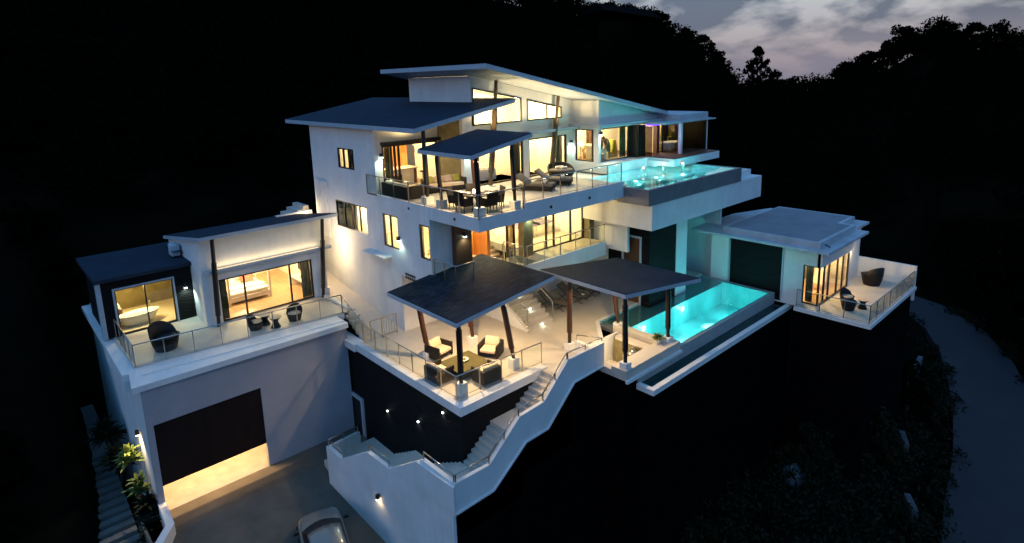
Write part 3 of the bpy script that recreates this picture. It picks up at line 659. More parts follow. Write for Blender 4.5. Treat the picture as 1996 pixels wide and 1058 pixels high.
# side wall (towards the drive), slightly splayed
def sp(t): return (11.2 + (10.05 - 11.2) * t, 15.87 + (24.2 - 15.87) * t)
tt = lambda y: (y - 15.87) / 8.33
side_top = [(16.035, -1.55), (17.6, -1.30), (19.69, -2.6), (21.09, -2.42), (23.05, -3.59), (24.2, -3.42)]
poly_top = [(*sp(tt(y)), z) for y, z in side_top]
def sidewall(top, zb, off0, off1, name, m='plaster'):
    b = MB(); k = len(b.v); n = len(top)
    A_ = [(x + off0, y, z) for x, y, z in top] + [(top[-1][0] + off0, top[-1][1], zb), (top[0][0] + off0, top[0][1], zb)]
    B_ = [(x + off1, y, z) for x, y, z in top] + [(top[-1][0] + off1, top[-1][1], zb), (top[0][0] + off1, top[0][1], zb)]
    b.hexa(A_, B_); return O_(b, name, m)
sidewall(poly_top, -9.5, 0.0, .17, 'parapet')
b = MB(); q = [(*sp(tt(y)), z) for y, z in ((15.80, -1.62), (17.84, -1.62 + .0))]
O_(MB().hexa([(11.13, 15.8, -2.82), (10.87, 17.84, -2.45), (11.0, 17.9, -2.45), (11.25, 15.9, -2.82)], [(11.13, 15.8, -2.72), (10.87, 17.84, -2.32), (11.0, 17.9, -2.32), (11.25, 15.9, -2.72)]), 'ledge')
O_(MB().hexa([(10.10, 24.05, -9), (12.3, 25.3, -9), (12.2, 25.45, -9), (10.05, 24.2, -9)], [(10.10, 24.05, -3.42), (12.3, 25.3, -4.2), (12.2, 25.45, -4.2), (10.05, 24.2, -3.42)]), 'return_wall')
O_(MB().hexa([(11.08, 15.80, -2.80), (10.82, 17.75, -2.40), (10.95, 17.78, -2.40), (11.20, 15.86, -2.80)], [(11.08, 15.80, -1.62), (10.82, 17.75, -1.40), (10.95, 17.78, -1.40), (11.20, 15.86, -1.62)]), 'parapet_band')
# treads
b = MB()
def flight_y(ya, za, yb, zb, n):
    for i in range(n):
        y0 = ya + (yb - ya) * i / n; y1 = ya + (yb - ya) * (i + 1) / n; z = za + (zb - za) * (i + 1) / n
        b.box(sp(tt(max(y0, y1)))[0] + .1 + .12, 12.95, min(y0, y1), max(y0, y1), z - 1.2, z)
b.box(10.3, 12.95, 23.0, 25.2, -6.0, -4.75); flight_y(23.0, -4.75, 21.0, -3.6, 7); b.box(10.7, 12.95, 19.7, 21.0, -5, -3.6)
flight_y(19.7, -3.6, 17.6, -2.5, 7); b.box(11.3, 12.95, 16.03, 17.6, -4, -2.5)
for i in range(8): b.box(12.95 + .21 * i, 12.95 + .21 * (i + 1), 16.03, 17.65, -4, -2.5 + 1.3 * (i + 1) / 8)
b.box(14.63, 15.9, 16.03, 17.65, -3, -1.2)
for i in range(7): b.box(15.9 + .257 * i, 15.9 + .257 * (i + 1), 16.03, 17.65, -3, -1.2 + 1.2 * (i + 1) / 7)
O_(b, 'steps', 'terrace')
rail('steel handrail following the white parapet along the front flight', [(17.35, 15.95, 1.12), (15.87, 15.95, -.2), (14.5, 15.95, -.28), (12.9, 15.95, -1.6), (11.3, 15.95, -1.57)], .32, 1.3, glass=False, name='handrail', cat='handrail', group='steel handrails on the white parapets', rad=.022)
rail('steel handrail on the white side parapet above the drive, next to its corner', [(11.25, 16.0, -1.57), (11.05, 17.6, -1.32)], .32, 1.2, glass=False, name='handrail', cat='handrail', group='steel handrails on the white parapets', rad=.022)
rail('steel handrail on the middle step of the white side parapet', [(*[c + .08 for c in sp(tt(19.69))], -2.6), (*[c + .08 for c in sp(tt(21.0))], -2.44)], .32, 1.2, glass=False, name='handrail', cat='handrail', group='steel handrails on the white parapets', rad=.022)
rail('steel handrail at the low far end of the white side parapet', [(10.3, 23.05, -3.58), (10.15, 24.15, -3.44), (12.2, 25.35, -4.2)], .32, 1.2, glass=False, name='handrail', cat='handrail', group='steel handrails on the white parapets', rad=.022)
wall_lamp('small square wall lamp on the white stair wall above the parked car', 10.56, 20.43, -4.3, (-1, 0), cool=False, power=1.3)

# =================================================================== LOWER POOL
LP = thing('swimming_pool', 'lower infinity pool with glowing turquoise water, overflow channel and dark base wall', 'pool', (23.9, 14.6, -1.5), 'swimming pools')
b = MB(); b.box(23.92, 34.0, 14.5, 14.72, -2.0, -.02).box(20.5, 23.92, 14.5, 14.72, -2.0, -.34).box(33.7, 34.0, 14.72, 19.3, -1.5, -.02).box(23.62, 23.88, 14.72, 17.7, -1.5, .02)
b.build('outer_wall', 'poolwall', LP)
b = MB(); b.box(23.88, 33.7, 14.72, 17.7, -1.5, -1.45).box(23.88, 33.7, 14.72, 14.75, -1.45, -.04).box(23.88, 33.7, 17.67, 17.7, -1.45, -.12).box(23.88, 23.92, 14.75, 17.67, -1.45, -.04).box(33.66, 33.7, 14.75, 17.67, -1.45, -.04)
b.build('basin', 'teal_tile', LP)
MB().box(23.3, 33.7, 17.7, 19.2, -.3, -.12).build('shelf', 'pooltank', LP)
MB().prism([(23.88, 14.6), (33.72, 14.6), (33.72, 19.2), (23.5, 19.2), (23.9, 17.7)], 'z', -.035, -.02).build('water_surface', 'water', LP)
MB().box(20.4, 34.35, 13.85, 14.5, -.85, -.76).build('channel', 'teal_tile', LP)
MB().box(20.6, 34.3, 13.88, 14.49, -.70, -.68).build('channel_water', 'trough_water', LP)
MB().box(20.3, 34.4, 13.6, 13.86, -.85, -.6).box(20.3, 20.55, 13.86, 14.5, -.85, -.6).build('coping', 'plaster', LP)
MB().box(20.4, 34.3, 13.64, 13.8, -9.5, -.86).box(20.4, 20.6, 13.8, 16.1, -9.5, -.86).build('base_wall', 'blackwall', LP)
T_(MB().prism([(21.75, 17.8), (23.3, 19.35), (34.0, 19.35), (34.0, 19.2), (23.45, 19.2), (22.0, 17.75)], 'z', -.2, .03), 'coping')
for (x, sx, sy) in ((25.3, 27.0, 15.9), (29.1, 29.9, 16.1)):
    MB().tube((x, 17.66, -.5), (x, 17.62, -.5), .12, seg=14).build('pool_light', 'glow_white', LP)
    light('pool_lamp', 'SPOT', (x + .4, 16.9, -.25), 110, (.75, 1, 1), LP, .06, aim=(sx, sy, -1.45), spot=58, blend=.9)
    light('pool_lamp', 'POINT', (x, 17.4, -.5), 2.2, (.6, 1, 1), LP, .05)
for x in (25.4, 28.6, 31.8): light('pool_lamp', 'POINT', (x, 16.2, -.45), 11, (.22, .86, .90), LP, .2)

# sunken bar
BR = thing('sunken_bar', 'sunken stone bar counter with white walls beside the lower pool', 'bar', (19.7, 14.6, -1.3))
b = MB(); b.box(19.6, 23.9, 14.55, 15.35, -.25, .22).box(19.6, 20.1, 15.35, 16.35, -.25, .05).box(22.5, 22.9, 15.35, 17.4, -.1, .05)
b.box(23.1, 23.62, 15.35, 18.0, -.1, .22)
b.build('counter', 'terrace', BR)
MB().box(19.95, 23.9, 14.75, 14.85, -1.4, -.25).box(22.5, 22.6, 15.3, 17.5, -1.4, -.1).build('counter_front', 'olivestone', BR)
MB().box(19.95, 23.9, 14.85, 17.8, -1.4, -1.3).build('floor', 'terrace', BR)
MB().box(19.95, 24.0, 17.65, 17.8, -1.4, -.03).box(19.85, 19.98, 14.85, 17.8, -1.4, -.25).build('wall', 'plaster', BR)
MB().box(19.56, 23.9, 14.42, 14.549, -.33, -.20).build('ledge', 'plaster', BR)
MB().box(19.66, 20.45, 14.6, 14.74, -9.5, -.25).box(19.7, 19.84, 14.74, 16.0, -9.5, -.25).build('base_wall', 'blackwall', BR)
light('bar_light', 'POINT', (21.3, 16.6, -.4), 7, WARM, BR, .1)
t = thing('bar_tap', 'polished steel sink and tap unit behind the bar counter', 'sink', (22.2, 16.1, -1.3))
MB().box(21.95, 22.45, 15.8, 16.5, -1.3, -.45).build('cabinet', 'steel', t)
MB().lathe([(0, 0), (.2, 0), (.24, .18), (.1, .3), (0, .3)], (22.2, 16.1, -.45), 14).build('sink_bowl', 'steel', t, smooth=True)
MB().path([(22.35, 16.1, -.4), (22.35, 16.1, .0), (22.2, 16.1, .05), (22.1, 16.1, -.05)], .015, 6).build('tap', 'steel', t)

# =================================================================== BEDROOM WING WITH GARAGE (left)
W = thing('guest_wing', 'white side wing with lit bedroom and bathroom above a half open garage', 'house', (3.4, 27, -5))
def W_(b, name, m='plaster', **k): return b.build(name, m, W, **k)
# terrace slab (slightly turned)
W_(MB().prism([(3.42, 26.95), (12.85, 26.75), (12.85, 28.0), (13.3, 28.0), (13.95, 31.3), (14.0, 40), (3.4, 40), (3.4, 33.3), (3.38, 28.55), (3.62, 28.5)], 'z', .72, .98), 'slab')
W_(MB().prism([(3.9, 28.95), (13.2, 28.05), (13.95, 28.05), (13.95, 40), (3.8, 40)], 'z', .98, 1.05), 'terrace_floor', 'terrace')
W_(MB().prism([(4.0, 27.9), (12.8, 27.05), (12.8, 27.2), (4.0, 28.05)], 'z', .98, 1.04), 'curb')
# garage
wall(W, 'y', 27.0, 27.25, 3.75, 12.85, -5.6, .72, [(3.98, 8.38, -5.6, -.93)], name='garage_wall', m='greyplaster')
W_(MB().box(3.75, 4.0, 27.25, 40, -9, .72).box(3.4, 3.75, 28.5, 33, .2, .72), 'wall')
f = W_(MB().box(3.99, 8.37, 27.06, 27.14, -3.8, -.94), 'garage_door', 'garagedoor', label='dark timber roller door, half open')
wall(W, 'y', 33.5, 33.6, 4.0, 12.8, -5.1, .7, m='plaster_in', name='inner_wall')
W_(MB().box(8.9, 9.05, 27.25, 33.5, -5.1, .7), 'inner_wall', 'plaster_in')
W_(MB().box(4.0, 9.0, 27.0, 33.5, -5.1, -4.99), 'garage_floor', 'concrete')
for x in (5.2, 7.4): light('ceiling_lamp', 'POINT', (x, 29.4, -1.8), 22, (1, .60, .26), W, .08)
for x in (5.0, 6.4, 7.6): light('ceiling_lamp', 'SPOT', (x, 28.5, -1.7), 60, (1, .62, .28), W, .06, aim=(x, 26.9, -5.0), spot=120, blend=.5)  # extra spots added to throw garage light out onto the drive
# bathroom block
wall(W, 'y', 33.3, 33.5, 3.65, 7.95, 1.05, 3.85, [(4.17, 6.69, 1.08, 3.38)], m='darkstone', name='stone_wall')
fr = W_(MB().box(4.09, 4.17, 33.2, 33.32, 1.05, 3.46).box(6.69, 6.77, 33.2, 33.32, 1.05, 3.46).box(4.17, 6.69, 33.2, 33.32, 3.38, 3.46), 'window_surround', 'fascia')
window(W, 'y', 33.34, 4.17, 6.69, 1.08, 3.38, (5.45,), t=.06)
wall(W, 'x', 3.65, 3.8, 33.5, 38, 1.05, 3.85, m='darkstone')
W_(MB().box(3.45, 3.65, 33.2, 33.45, 1.05, 3.85), 'corner_post', 'fascia')
W_(MB().box(3.4, 7.95, 33.0, 38.6, 3.9, 4.08), 'flat_roof', 'slate_plain')
W_(MB().box(3.8, 7.9, 33.5, 37.4, 1.05, 1.08), 'floor', 'tilefloor')
wall(W, 'y', 37.3, 37.4, 3.8, 7.9, 1.05, 3.85, m='olivestone', name='inner_wall'); W_(MB().box(7.8, 7.9, 33.5, 37.3, 1.05, 3.85), 'inner_wall', 'olivestone')
light('ceiling_lamp', 'SPOT', (5.0, 34.2, 3.7), 45, (1, .8, .5), W, .1, aim=(5.2, 34.5, 1.5), spot=80)  # spot added to brighten the tub
light('ceiling_lamp', 'POINT', (5.6, 34.6, 3.5), 30, (1, .66, .2), W, .1)
light('ceiling_lamp', 'POINT', (4.6, 36.2, 2.6), 16, (1, .7, .3), W, .1)
# bedroom block
wall(W, 'y', 31.3, 31.5, 7.55, 14.0, 1.05, 5.55, [(8.32, 13.2, 1.05, 3.32)], name='wall')
W_(MB().prism([(31.5, 1.05), (37.3, 1.05), (37.3, 4.58), (31.5, 5.48)], 'x', 7.6, 8.1), 'wall')
W_(MB().prism([(31.5, 1.05), (37.3, 1.05), (37.3, 4.58), (31.5, 5.48)], 'x', 13.9, 14.05), 'wall')
window(W, 'y', 31.38, 8.32, 13.2, 1.08, 3.32, (9.55, 11.95), t=.08, name='sliding_door')
W_(MB().box(7.7, 14.3, 31.0, 31.3, 3.78, 3.92), 'ledge', 'fascia')
# roof falling away to the back
rf = W_(MB().prism([(30.3, 5.68), (37.5, 4.55), (37.5, 4.72), (30.3, 5.85)], 'x', 7.4, 14.5), 'roof', 'fascia')
MB().prism([(30.34, 5.85), (37.4, 4.74), (37.4, 4.76), (30.34, 5.88)], 'x', 7.44, 14.46).build('roof_covering', 'slate_plain', rf)
W_(MB().box(8.1, 13.9, 31.5, 38.2, 1.05, 1.085), 'floor', 'woodfloor')
wall(W, 'y', 38.1, 38.2, 8.1, 13.9, 1.08, 4.4, m='plaster_in', name='inner_wall'); W_(MB().box(13.8, 13.9, 31.5, 38.1, 1.08, 3.6), 'inner_wall', 'plaster_in')
window(W, 'x', 13.76, 32.6, 34.6, 1.9, 3.1, (33.6,), pane=None, name='window')
W_(MB().box(8.1, 13.9, 31.5, 38.1, 3.62, 3.68), 'ceiling', 'ceiling')
for (x, y) in ((9.8, 33.6), (12.0, 33.4), (11.0, 36.5)): light('ceiling_lamp', 'POINT', (x, y, 3.35), 44, (1, .72, .42), W, .12)
W_(MB().box(8.2, 13.6, 31.14, 31.22, 3.925, 3.94), 'light_strip', 'glow_soft')
light('cove_light', 'AREA', (10.9, 31.10, 3.97), 2.6, WARM, W, shape=(5.4, .08), aim=(10.9, 31.17, 5.5))
prop('leaning dark timber prop at the left end of the bedroom wall', (8.0, 31.0, 1.05), (8.16, 30.9, 5.62), r0=.13, block=False, m='black_post')
prop('leaning dark timber prop at the right end of the bedroom wall', (13.56, 31.0, 1.05), (13.86, 30.9, 5.62), r0=.13, block=False, m='black_post')
wall_lamp('wall lamp washing the rippled dark stone beside the bathroom window', 7.23, 33.28, 2.75, (0, -1), power=9)
wall_lamp('wall lamp beside the right timber prop facing the main house', 14.07, 32.0, 3.9, (1, 0), cool=False, power=20, all_round=True)
wall_lamp('bright garden lamp on the garage side wall above the lit plants', 3.72, 29.0, -2.1, (-1, 0), cool=False, power=30)
rail('glass railing along the front of the bedroom terrace', [(3.95, 33.0, 1.05), (3.95, 28.9, 1.05), (13.2, 28.0, 1.05)], 1.0, 1.15)
t = thing('air_conditioner', 'pale air conditioner unit on the flat bathroom roof', 'air conditioner', (7.35, 34.9, 4.08))
MB().box(7.1, 7.5, 34.5, 35.2, 4.16, 4.75).build('casing', 'ac_unit', t, bevel=.02); MB().lathe([(0, 0), (.24, 0), (.26, -.02)], (7.3, 34.49, 4.45), 16).build('grille', 'black', t)
MB().box(7.12, 7.2, 34.6, 35.1, 4.08, 4.16).box(7.4, 7.48, 34.6, 35.1, 4.08, 4.16).build('feet', 'black', t)
# outer side steps behind the wing
t = thing('side_staircase', 'pale steps with a lamp rising behind the bedroom roof beside the main house', 'stairs', (14.0, 36, 4))
b = MB()
for i in range(7): b.box(12.6 + .42 * i, 15.45, 36 + .05 * i, 38, 3.6 + .22 * i, 3.8 + .22 * i + .2)
b.build('steps', 'terrace', t); MB().box(13.2, 15.45, 35.8, 35.95, 3.6, 5.1).build('side_wall', 'plaster', t)
MB().box(15.0, 15.1, 35.74, 35.8, 4.95, 5.05).build('step_light', 'glow_warm', t); light('step_lamp', 'POINT', (14.9, 35.3, 5.2), 6, WARM, t, .05)

# =================================================================== POOL VILLA (right)
R = thing('pool_villa', 'low white flat roofed annex with corner window and terrace beyond the lower pool', 'house', (33.3, 9.15, -.5))
def R_(b, name, m='plaster', **k): return b.build(name, m, R, **k)
R_(MB().box(33.3, 41.6, 9.15, 13.1, -.55, -.34), 'terrace_slab'); R_(MB().box(33.4, 41.5, 9.25, 13.1, -.34, -.3), 'terrace_floor', 'terrace')
R_(MB().box(33.5, 41.4, 9.35, 9.5, -9.5, -.55).box(33.5, 33.65, 9.5, 13.2, -9.5, -.55), 'base_wall', 'blackwall')
R_(MB().box(41.41, 41.49, 9.36, 9.49, -1.3, -1.2).box(41.35, 41.5, 9.2, 19, -1.2, .98), 'parapet')
R_(MB().box(40.6, 41.35, 12.5, 12.65, -.3, .98), 'parapet')
wall(R, 'x', 34.05, 34.25, 12.1, 18.7, -.55, 3.1, [(12.1, 13.0, -.28, 2.02), (14.2, 17.45, -.5, 2.78)], name='wall')
R_(MB().box(34.15, 34.2, 14.2, 17.45, -.5, 2.78), 'dark_panel', 'darkstone', label='black stone panel in the wall facing the lower pool')
R_(MB().box(33.99, 34.05, 14.12, 14.2, -.3, 2.86), 'panel_edge', 'fascia'); R_(MB().box(33.99, 34.05, 17.45, 17.53, -.3, 2.86), 'panel_edge', 'fascia')
R_(MB().box(34.25, 35.2, 18.5, 18.7, -.5, 3.1).box(35.0, 35.2, 18.7, 22, -.5, 4.8), 'wall')
window(R, 'x', 34.12, 12.14, 13.0, -.28, 2.02, t=.06)
window(R, 'y', 12.16, 34.12, 38.7, -.28, 2.02, (34.9, 35.6, 36.9, 37.8), t=.07, name='sliding_door')
R_(MB().box(34.05, 39.0, 12.0, 12.25, 2.02, 3.1).box(38.7, 38.9, 12.1, 12.3, -.3, 2.02), 'wall')
R_(MB().box(38.8, 41.35, 12.4, 12.6, -.3, 3.0).box(38.9, 39.05, 12.3, 17.6, -.3, 3.0), 'wall')
R_(MB().prism([(32.95, 11.32), (39.2, 11.32), (39.2, 12.1), (41.8, 12.1), (41.8, 18.5), (38.5, 19.6), (32.95, 19.6)], 'z', 3.1, 3.24), 'flat_roof', 'roofpaint')
R_(MB().prism([(33.4, 11.95), (38.8, 11.95), (38.8, 12.75), (41.1, 12.75), (41.1, 17.6), (33.4, 17.6)], 'z', 3.24, 3.6), 'upper_roof', 'roofpaint')
R_(MB().prism([(33.6, 12.15), (38.6, 12.15), (38.6, 12.95), (40.9, 12.95), (40.9, 17.5), (33.6, 17.5)], 'z', 3.6, 3.604), 'roof_covering', 'roofgrey')
R_(MB().box(33.2, 33.21, 0, 0, 0, 0) if False else MB().tube((34.0, 11.9, 3.4), (33.85, 11.6, 3.34), .04), 'spout', 'black')
R_(MB().box(34.25, 38.9, 12.2, 17.6, -.34, -.29), 'floor', 'woodfloor'); R_(MB().box(34.25, 38.9, 16.2, 16.3, -.3, 3.0), 'inner_wall', 'plaster_in'); R_(MB().box(37.4, 38.7, 14.5, 14.6, -.3, 2.9), 'inner_wall', 'olivestone')
R_(MB().box(34.25, 38.9, 12.3, 17.6, 2.6, 2.66), 'ceiling', 'ceiling')
for (x, y) in ((35.2, 13.7), (37.0, 13.4)): light('ceiling_lamp', 'POINT', (x, y, 2.35), 42, (1, .64, .28), R, .12)
rail('glass railing round the annex terrace on the right', [(33.42, 13.0, -.3), (33.42, 9.27, -.3), (41.3, 9.27, -.3)], 1.0, 1.1)
light('terrace_lamp', 'POINT', (39.2, 12.0, 1.8), 7, WARM, R, .1)

# =================================================================== FURNITURE
def armchair(label, group, w_=1.0, d_=.92, mm='wicker'):
    t = thing('wicker_armchair', label, 'armchair', (0, 0, 0), group); h = w_ / 2
    b = MB().prism([(-h, -d_ / 2), (-h + .1, -d_ / 2), (-h + .1, d_ / 2 - .12), (h - .1, d_ / 2 - .12), (h - .1, -d_ / 2), (h, -d_ / 2), (h, d_ / 2), (-h, d_ / 2)], 'z', .06, .66)
    b.box(-h + .1, h - .1, -d_ / 2 + .02, d_ / 2 - .12, .2, .30); b.build('body', mm, t, bevel=.02)
    MB().box(-h + .12, h - .12, -d_ / 2 - .02, d_ / 2 - .2, .30, .45).build('seat_cushion', 'cushion', t, bevel=.04)
    MB().hexa([(-h + .13, .12, .45), (h - .13, .12, .45), (h - .13, .30, .45), (-h + .13, .30, .45)], [(-h + .13, .24, .84), (h - .13, .24, .84), (h - .13, .40, .80), (-h + .13, .40, .80)]).build('back_cushion', 'cushion', t, bevel=.05)
    for x in (-h + .06, h - .06):
        for y in (-d_ / 2 + .06, d_ / 2 - .06): MB().box(x - .03, x + .03, y - .03, y + .03, 0, .06).build('leg', 'black', t)
    return t
GA = 'armchairs round the front pavilion table'
A1 = armchair('wicker armchair with cream cushions left of the low table facing the railing', GA)
place(A1, (15.05, 22.05, 0), math.radians(12))
dup(A1, (16.85, 20.35, 0), math.radians(-62), 'wicker armchair with cream cushions by the right rear post of the front pavilion')
dup(A1, (13.75, 20.2, 0), math.radians(92), 'wicker armchair seen from behind through the long side glass of the corner railing')
dup(A1, (15.15, 18.65, 0), math.radians(178), 'wicker armchair seen from behind through the front glass railing near its corner')
t = thing('low_table', 'large square low table with dark glass top and fruit bowl under the front pavilion', 'table', (14.95, 20.0, 0))
MB().box(14.35, 15.55, 19.4, 20.6, .05, .42).build('base', 'wicker_olive', t); MB().box(14.12, 15.8, 19.18, 20.72, .44, .48).build('top', 'tabletop', t)
MB().box(14.15, 15.77, 19.21, 20.69, .42, .44).build('frame', 'wicker', t)
t = thing('fruit_bowl', 'small bowl of yellow fruit on the low glass table', 'bowl', (15.0, 20.05, .48))
MB().lathe([(0, 0), (.1, 0), (.22, .08), (.2, .08), (0, .03)], (15.0, 20.05, .48), 16).build('bowl', 'ceramic', t, smooth=True)
for (dx, dy) in ((0, 0), (.08, .03), (-.07, .05), (.02, -.08)): MB().lathe([(0, -.05), (.05, 0), (0, .06)], (15.0 + dx, 20.05 + dy, .56), 8).build('fruit', 'fruit', t, smooth=True)

def tub_chair(label, group, sc=1.0, seat='cushion'):
    t = thing('tub_chair', label, 'chair', (0, 0, 0), group)
    b = MB(); n = 22; k = []
    prof = []
    for i in range(n + 1):
        a = -PI * .0 + 2 * PI * i / n; hh = .42 + .40 * max(0, math.sin(a)) ** .6
        prof.append((a, hh))
    for a, hh in prof:
        for (r_, z) in ((.30, 0), (.36, .2), (.40, min(.42, hh)), (.42, hh), (.36, hh), (.34, .40)): b.v.append((r_ * sc * math.cos(a), r_ * sc * math.sin(a), z * sc))
    for i in range(n):
        for q in range(5): b.f.append((i * 6 + q, (i + 1) * 6 + q, (i + 1) * 6 + q + 1, i * 6 + q + 1))
    b.build('shell', 'wicker', t, smooth=True)
    MB().lathe([(0, .30 * sc), (.33, .30 * sc), (.345, .36 * sc), (.32, .43 * sc), (0, .45 * sc)], (0, 0, 0), 20, sx=sc, sy=sc).build('seat_cushion', seat, t, smooth=True)
    return t
GT = 'round wicker chairs on the bedroom terrace'
C1 = tub_chair('round wicker chair with cream cushion left of the hourglass tables on the bedroom terrace', GT, .95)
place(C1, (9.2, 29.25, 1.05), math.radians(60))
dup(C1, (11.05, 28.95, 1.05), math.radians(-35), 'round wicker chair with cream cushion right of the hourglass tables on the bedroom terrace')
D1 = tub_chair('big black round wicker chair in front of the bathroom window', None, 1.5, 'black'); place(D1, (5.4, 30.0, 1.05), math.radians(25))
D2 = dup(D1, (40.1, 11.2, -.3), math.radians(150), 'big black round wicker chair by the parapet of the annex terrace')
E1 = dup(C1, (34.8, 10.75, -.3), math.radians(110), 'small black wicker chair beside the front railing of the annex terrace'); E1['group'] = 'wicker chairs on the annex terrace'
E2 = dup(C1, (35.9, 11.2, -.3), math.radians(-20), 'high backed black wicker chair with pale cushion on the annex terrace'); E2['group'] = 'wicker chairs on the annex terrace'
def hour_table(label):
    t = thing('hourglass_table', label, 'table', (0, 0, 0), 'hourglass side tables')
    MB().lathe([(0, 0), (.24, 0), (.12, .28), (.14, .36), (.30, .52), (0, .52)], seg=20).build('stand', 'wicker', t, smooth=True)
    MB().lathe([(0, .521), (.31, .521), (.31, .545), (0, .545)], seg=20).build('top', 'cushion', t)
    return t
h1 = hour_table('narrow waisted wicker side table nearer the railing of the bedroom terrace'); place(h1, (10.0, 28.75, 1.05))
dup(h1, (9.75, 29.45, 1.05), 0, 'narrow waisted wicker side table nearer the bedroom doors')
dup(h1, (35.5, 10.25, -.3), 0, 'small waisted wicker table between the chairs of the annex terrace')

def sun_bed(label, group, fab='cushion_dark', towel=True):
    """padded sun bed, head towards +y"""
    t = thing('sun_lounger', label, 'sun lounger', (0, 0, 0), group)
    MB().box(-.42, .42, -1.0, 1.0, .10, .26).build('base', 'wicker', t, bevel=.03)
    MB().box(-.42, .42, -1.0, .25, .26, .40).build('mattress', fab, t, bevel=.05)
    MB().hexa([(-.42, .25, .28), (.42, .25, .28), (.42, .36, .24), (-.42, .36, .24)], [(-.42, .95, .86), (.42, .95, .86), (.42, 1.05, .78), (-.42, 1.05, .78)]).build('backrest', fab, t, bevel=.03)
    for x in (-.36, .36):
        for y in (-.9, .9): MB().box(x - .03, x + .03, y - .03, y + .03, 0, .1).build('leg', 'black', t)
    if towel:
        MB().tube((-.24, -.55, .46), (.24, -.5, .46), .07, seg=10).tube((-.2, -.4, .46), (.2, -.36, .46), .065, seg=10).build('rolled_towel', 'linen', t, smooth=True)
    return t
GD = 'padded sun loungers on the upper deck'
s1 = sun_bed('dark padded sun lounger on the upper deck nearer the dining pavilion', GD); place(s1, (21.8, 22.1, 7.05), math.radians(28))
dup(s1, (23.6, 22.5, 7.05), math.radians(32), 'dark padded sun lounger on the upper deck nearer the round daybed')
def x_lounger(label, group):
    """slatted frame lounger on crossed legs, head +y"""
    t = thing('sun_lounger', label, 'sun lounger', (0, 0, 0), group)
    b = MB()
    for x in (-.32, .32): b.tube((x, -1.0, .36), (x, .25, .36), .025).tube((x, .25, .36), (x, .95, .85), .025)
    b.tube((-.32, -1.0, .36), (.32, -1.0, .36), .025).tube((-.32, .95, .85), (.32, .95, .85), .025); b.build('frame', 'black', t)
    for x in (-.32, .32):
        for (y0, y1) in ((-.75, -.25), (-.25, -.75), (.35, .85), (.85, .3)): MB().tube((x, y0, .36 if True else 0), (x, y1, 0), .02).build('leg', 'black', t)
    MB().box(-.3, .3, -.98, .25, .38, .43).build('seat', 'cushion_dark', t, bevel=.02)
    MB().hexa([(-.3, .25, .38), (.3, .25, .38), (.3, .29, .36), (-.3, .29, .36)], [(-.3, .93, .90), (.3, .93, .90), (.3, .97, .85), (-.3, .97, .85)]).build('backrest', 'cushion_dark', t)
    return t
GL = 'folding sun loungers against the white wall of the stone terrace'
l1 = x_lounger('folding sun lounger next to the terrace stairs', GL); place(l1, (23.3, 22.3, 0), math.radians(12))
l2 = dup(l1, (24.9, 22.3, 0), math.radians(12), 'folding sun lounger with a small green plant bowl on it, second from the stairs')
dup(l1, (26.3, 22.5, 0), math.radians(12), 'folding sun lounger farthest from the stairs, partly under the bar pavilion roof')
# round daybed
t = thing('round_daybed', 'round dark wicker daybed with pillows beside the leaning prop', 'daybed', (0, 0, 0))
b = MB(); n = 20
for i in range(n + 1):
    a = 2 * PI * i / n; hh = .36 + .42 * max(0, math.sin(a)) ** .7 if math.sin(a) > 0 else .36
    for (r_, z) in ((.70, 0), (.78, .2), (.82, .36), (.84, hh), (.74, hh), (.72, .34)): b.v.append((r_ * math.cos(a), r_ * math.sin(a), z))
for i in range(n):
    for q in range(5): b.f.append((i * 6 + q, (i + 1) * 6 + q, (i + 1) * 6 + q + 1, i * 6 + q + 1))
b.build('shell', 'wicker', t, smooth=True)
MB().lathe([(0, .25), (.7, .25), (.72, .36), (.68, .42), (0, .44)], seg=20).build('mattress', 'cushion_dark', t, smooth=True)
MB().tube((-.3, .1, .5), (.2, .2, .5), .1).tube((0, -.1, .49), (.35, 0, .49), .09).build('rolled_towel', 'linen', t, smooth=True)
place(t, (26.0, 24.2, 7.05), math.radians(-30))
# sofas of the upper deck
def sofa(label, group, w_, pill, mm='wicker', cm_='cushion', d_=.95):
    t = thing('wicker_sofa', label, 'sofa', (0, 0, 0), group); h = w_ / 2
    MB().prism([(-h, -d_ / 2), (-h + .14, -d_ / 2), (-h + .14, d_ / 2 - .14), (h - .14, d_ / 2 - .14), (h - .14, -d_ / 2), (h, -d_ / 2), (h, d_ / 2), (-h, d_ / 2)], 'z', .04, .68).box(-h + .14, h - .14, -d_ / 2, d_ / 2 - .14, .04, .28).build('body', mm, t, bevel=.02)
    MB().box(-h + .16, h - .16, -d_ / 2 - .02, d_ / 2 - .2, .28, .44).build('seat_cushion', cm_, t, bevel=.04)
    MB().box(-h + .16, h - .16, d_ / 2 - .32, d_ / 2 - .15, .44, .76).build('back_cushion', cm_, t, bevel=.05)
    for (x, mt) in pill: MB().hexa([(x - .2, .0, .45), (x + .2, .0, .45), (x + .2, .13, .45), (x - .2, .13, .45)], [(x - .16, .12, .82), (x + .16, .08, .82), (x + .16, .2, .80), (x - .16, .22, .80)]).build('pillow', mt, t, bevel=.05)
    return t
s_ = sofa('dark wicker sofa with green and cream pillows against the olive stone wall', 'wicker sofas on the upper deck', 2.3, [(-.75, 'pillow_green'), (-.3, 'cushion'), (.3, 'cushion'), (.75, 'pillow_green')]); place(s_, (18.6, 25.9, 7.05), math.radians(-18))
s2 = sofa('long dark wicker sofa seen from behind along the left deck railing', 'wicker sofas on the upper deck', 2.5, [(-.6, 'cushion'), (.7, 'whitefab')]); place(s2, (16.15, 26.2, 7.05), math.radians(88))
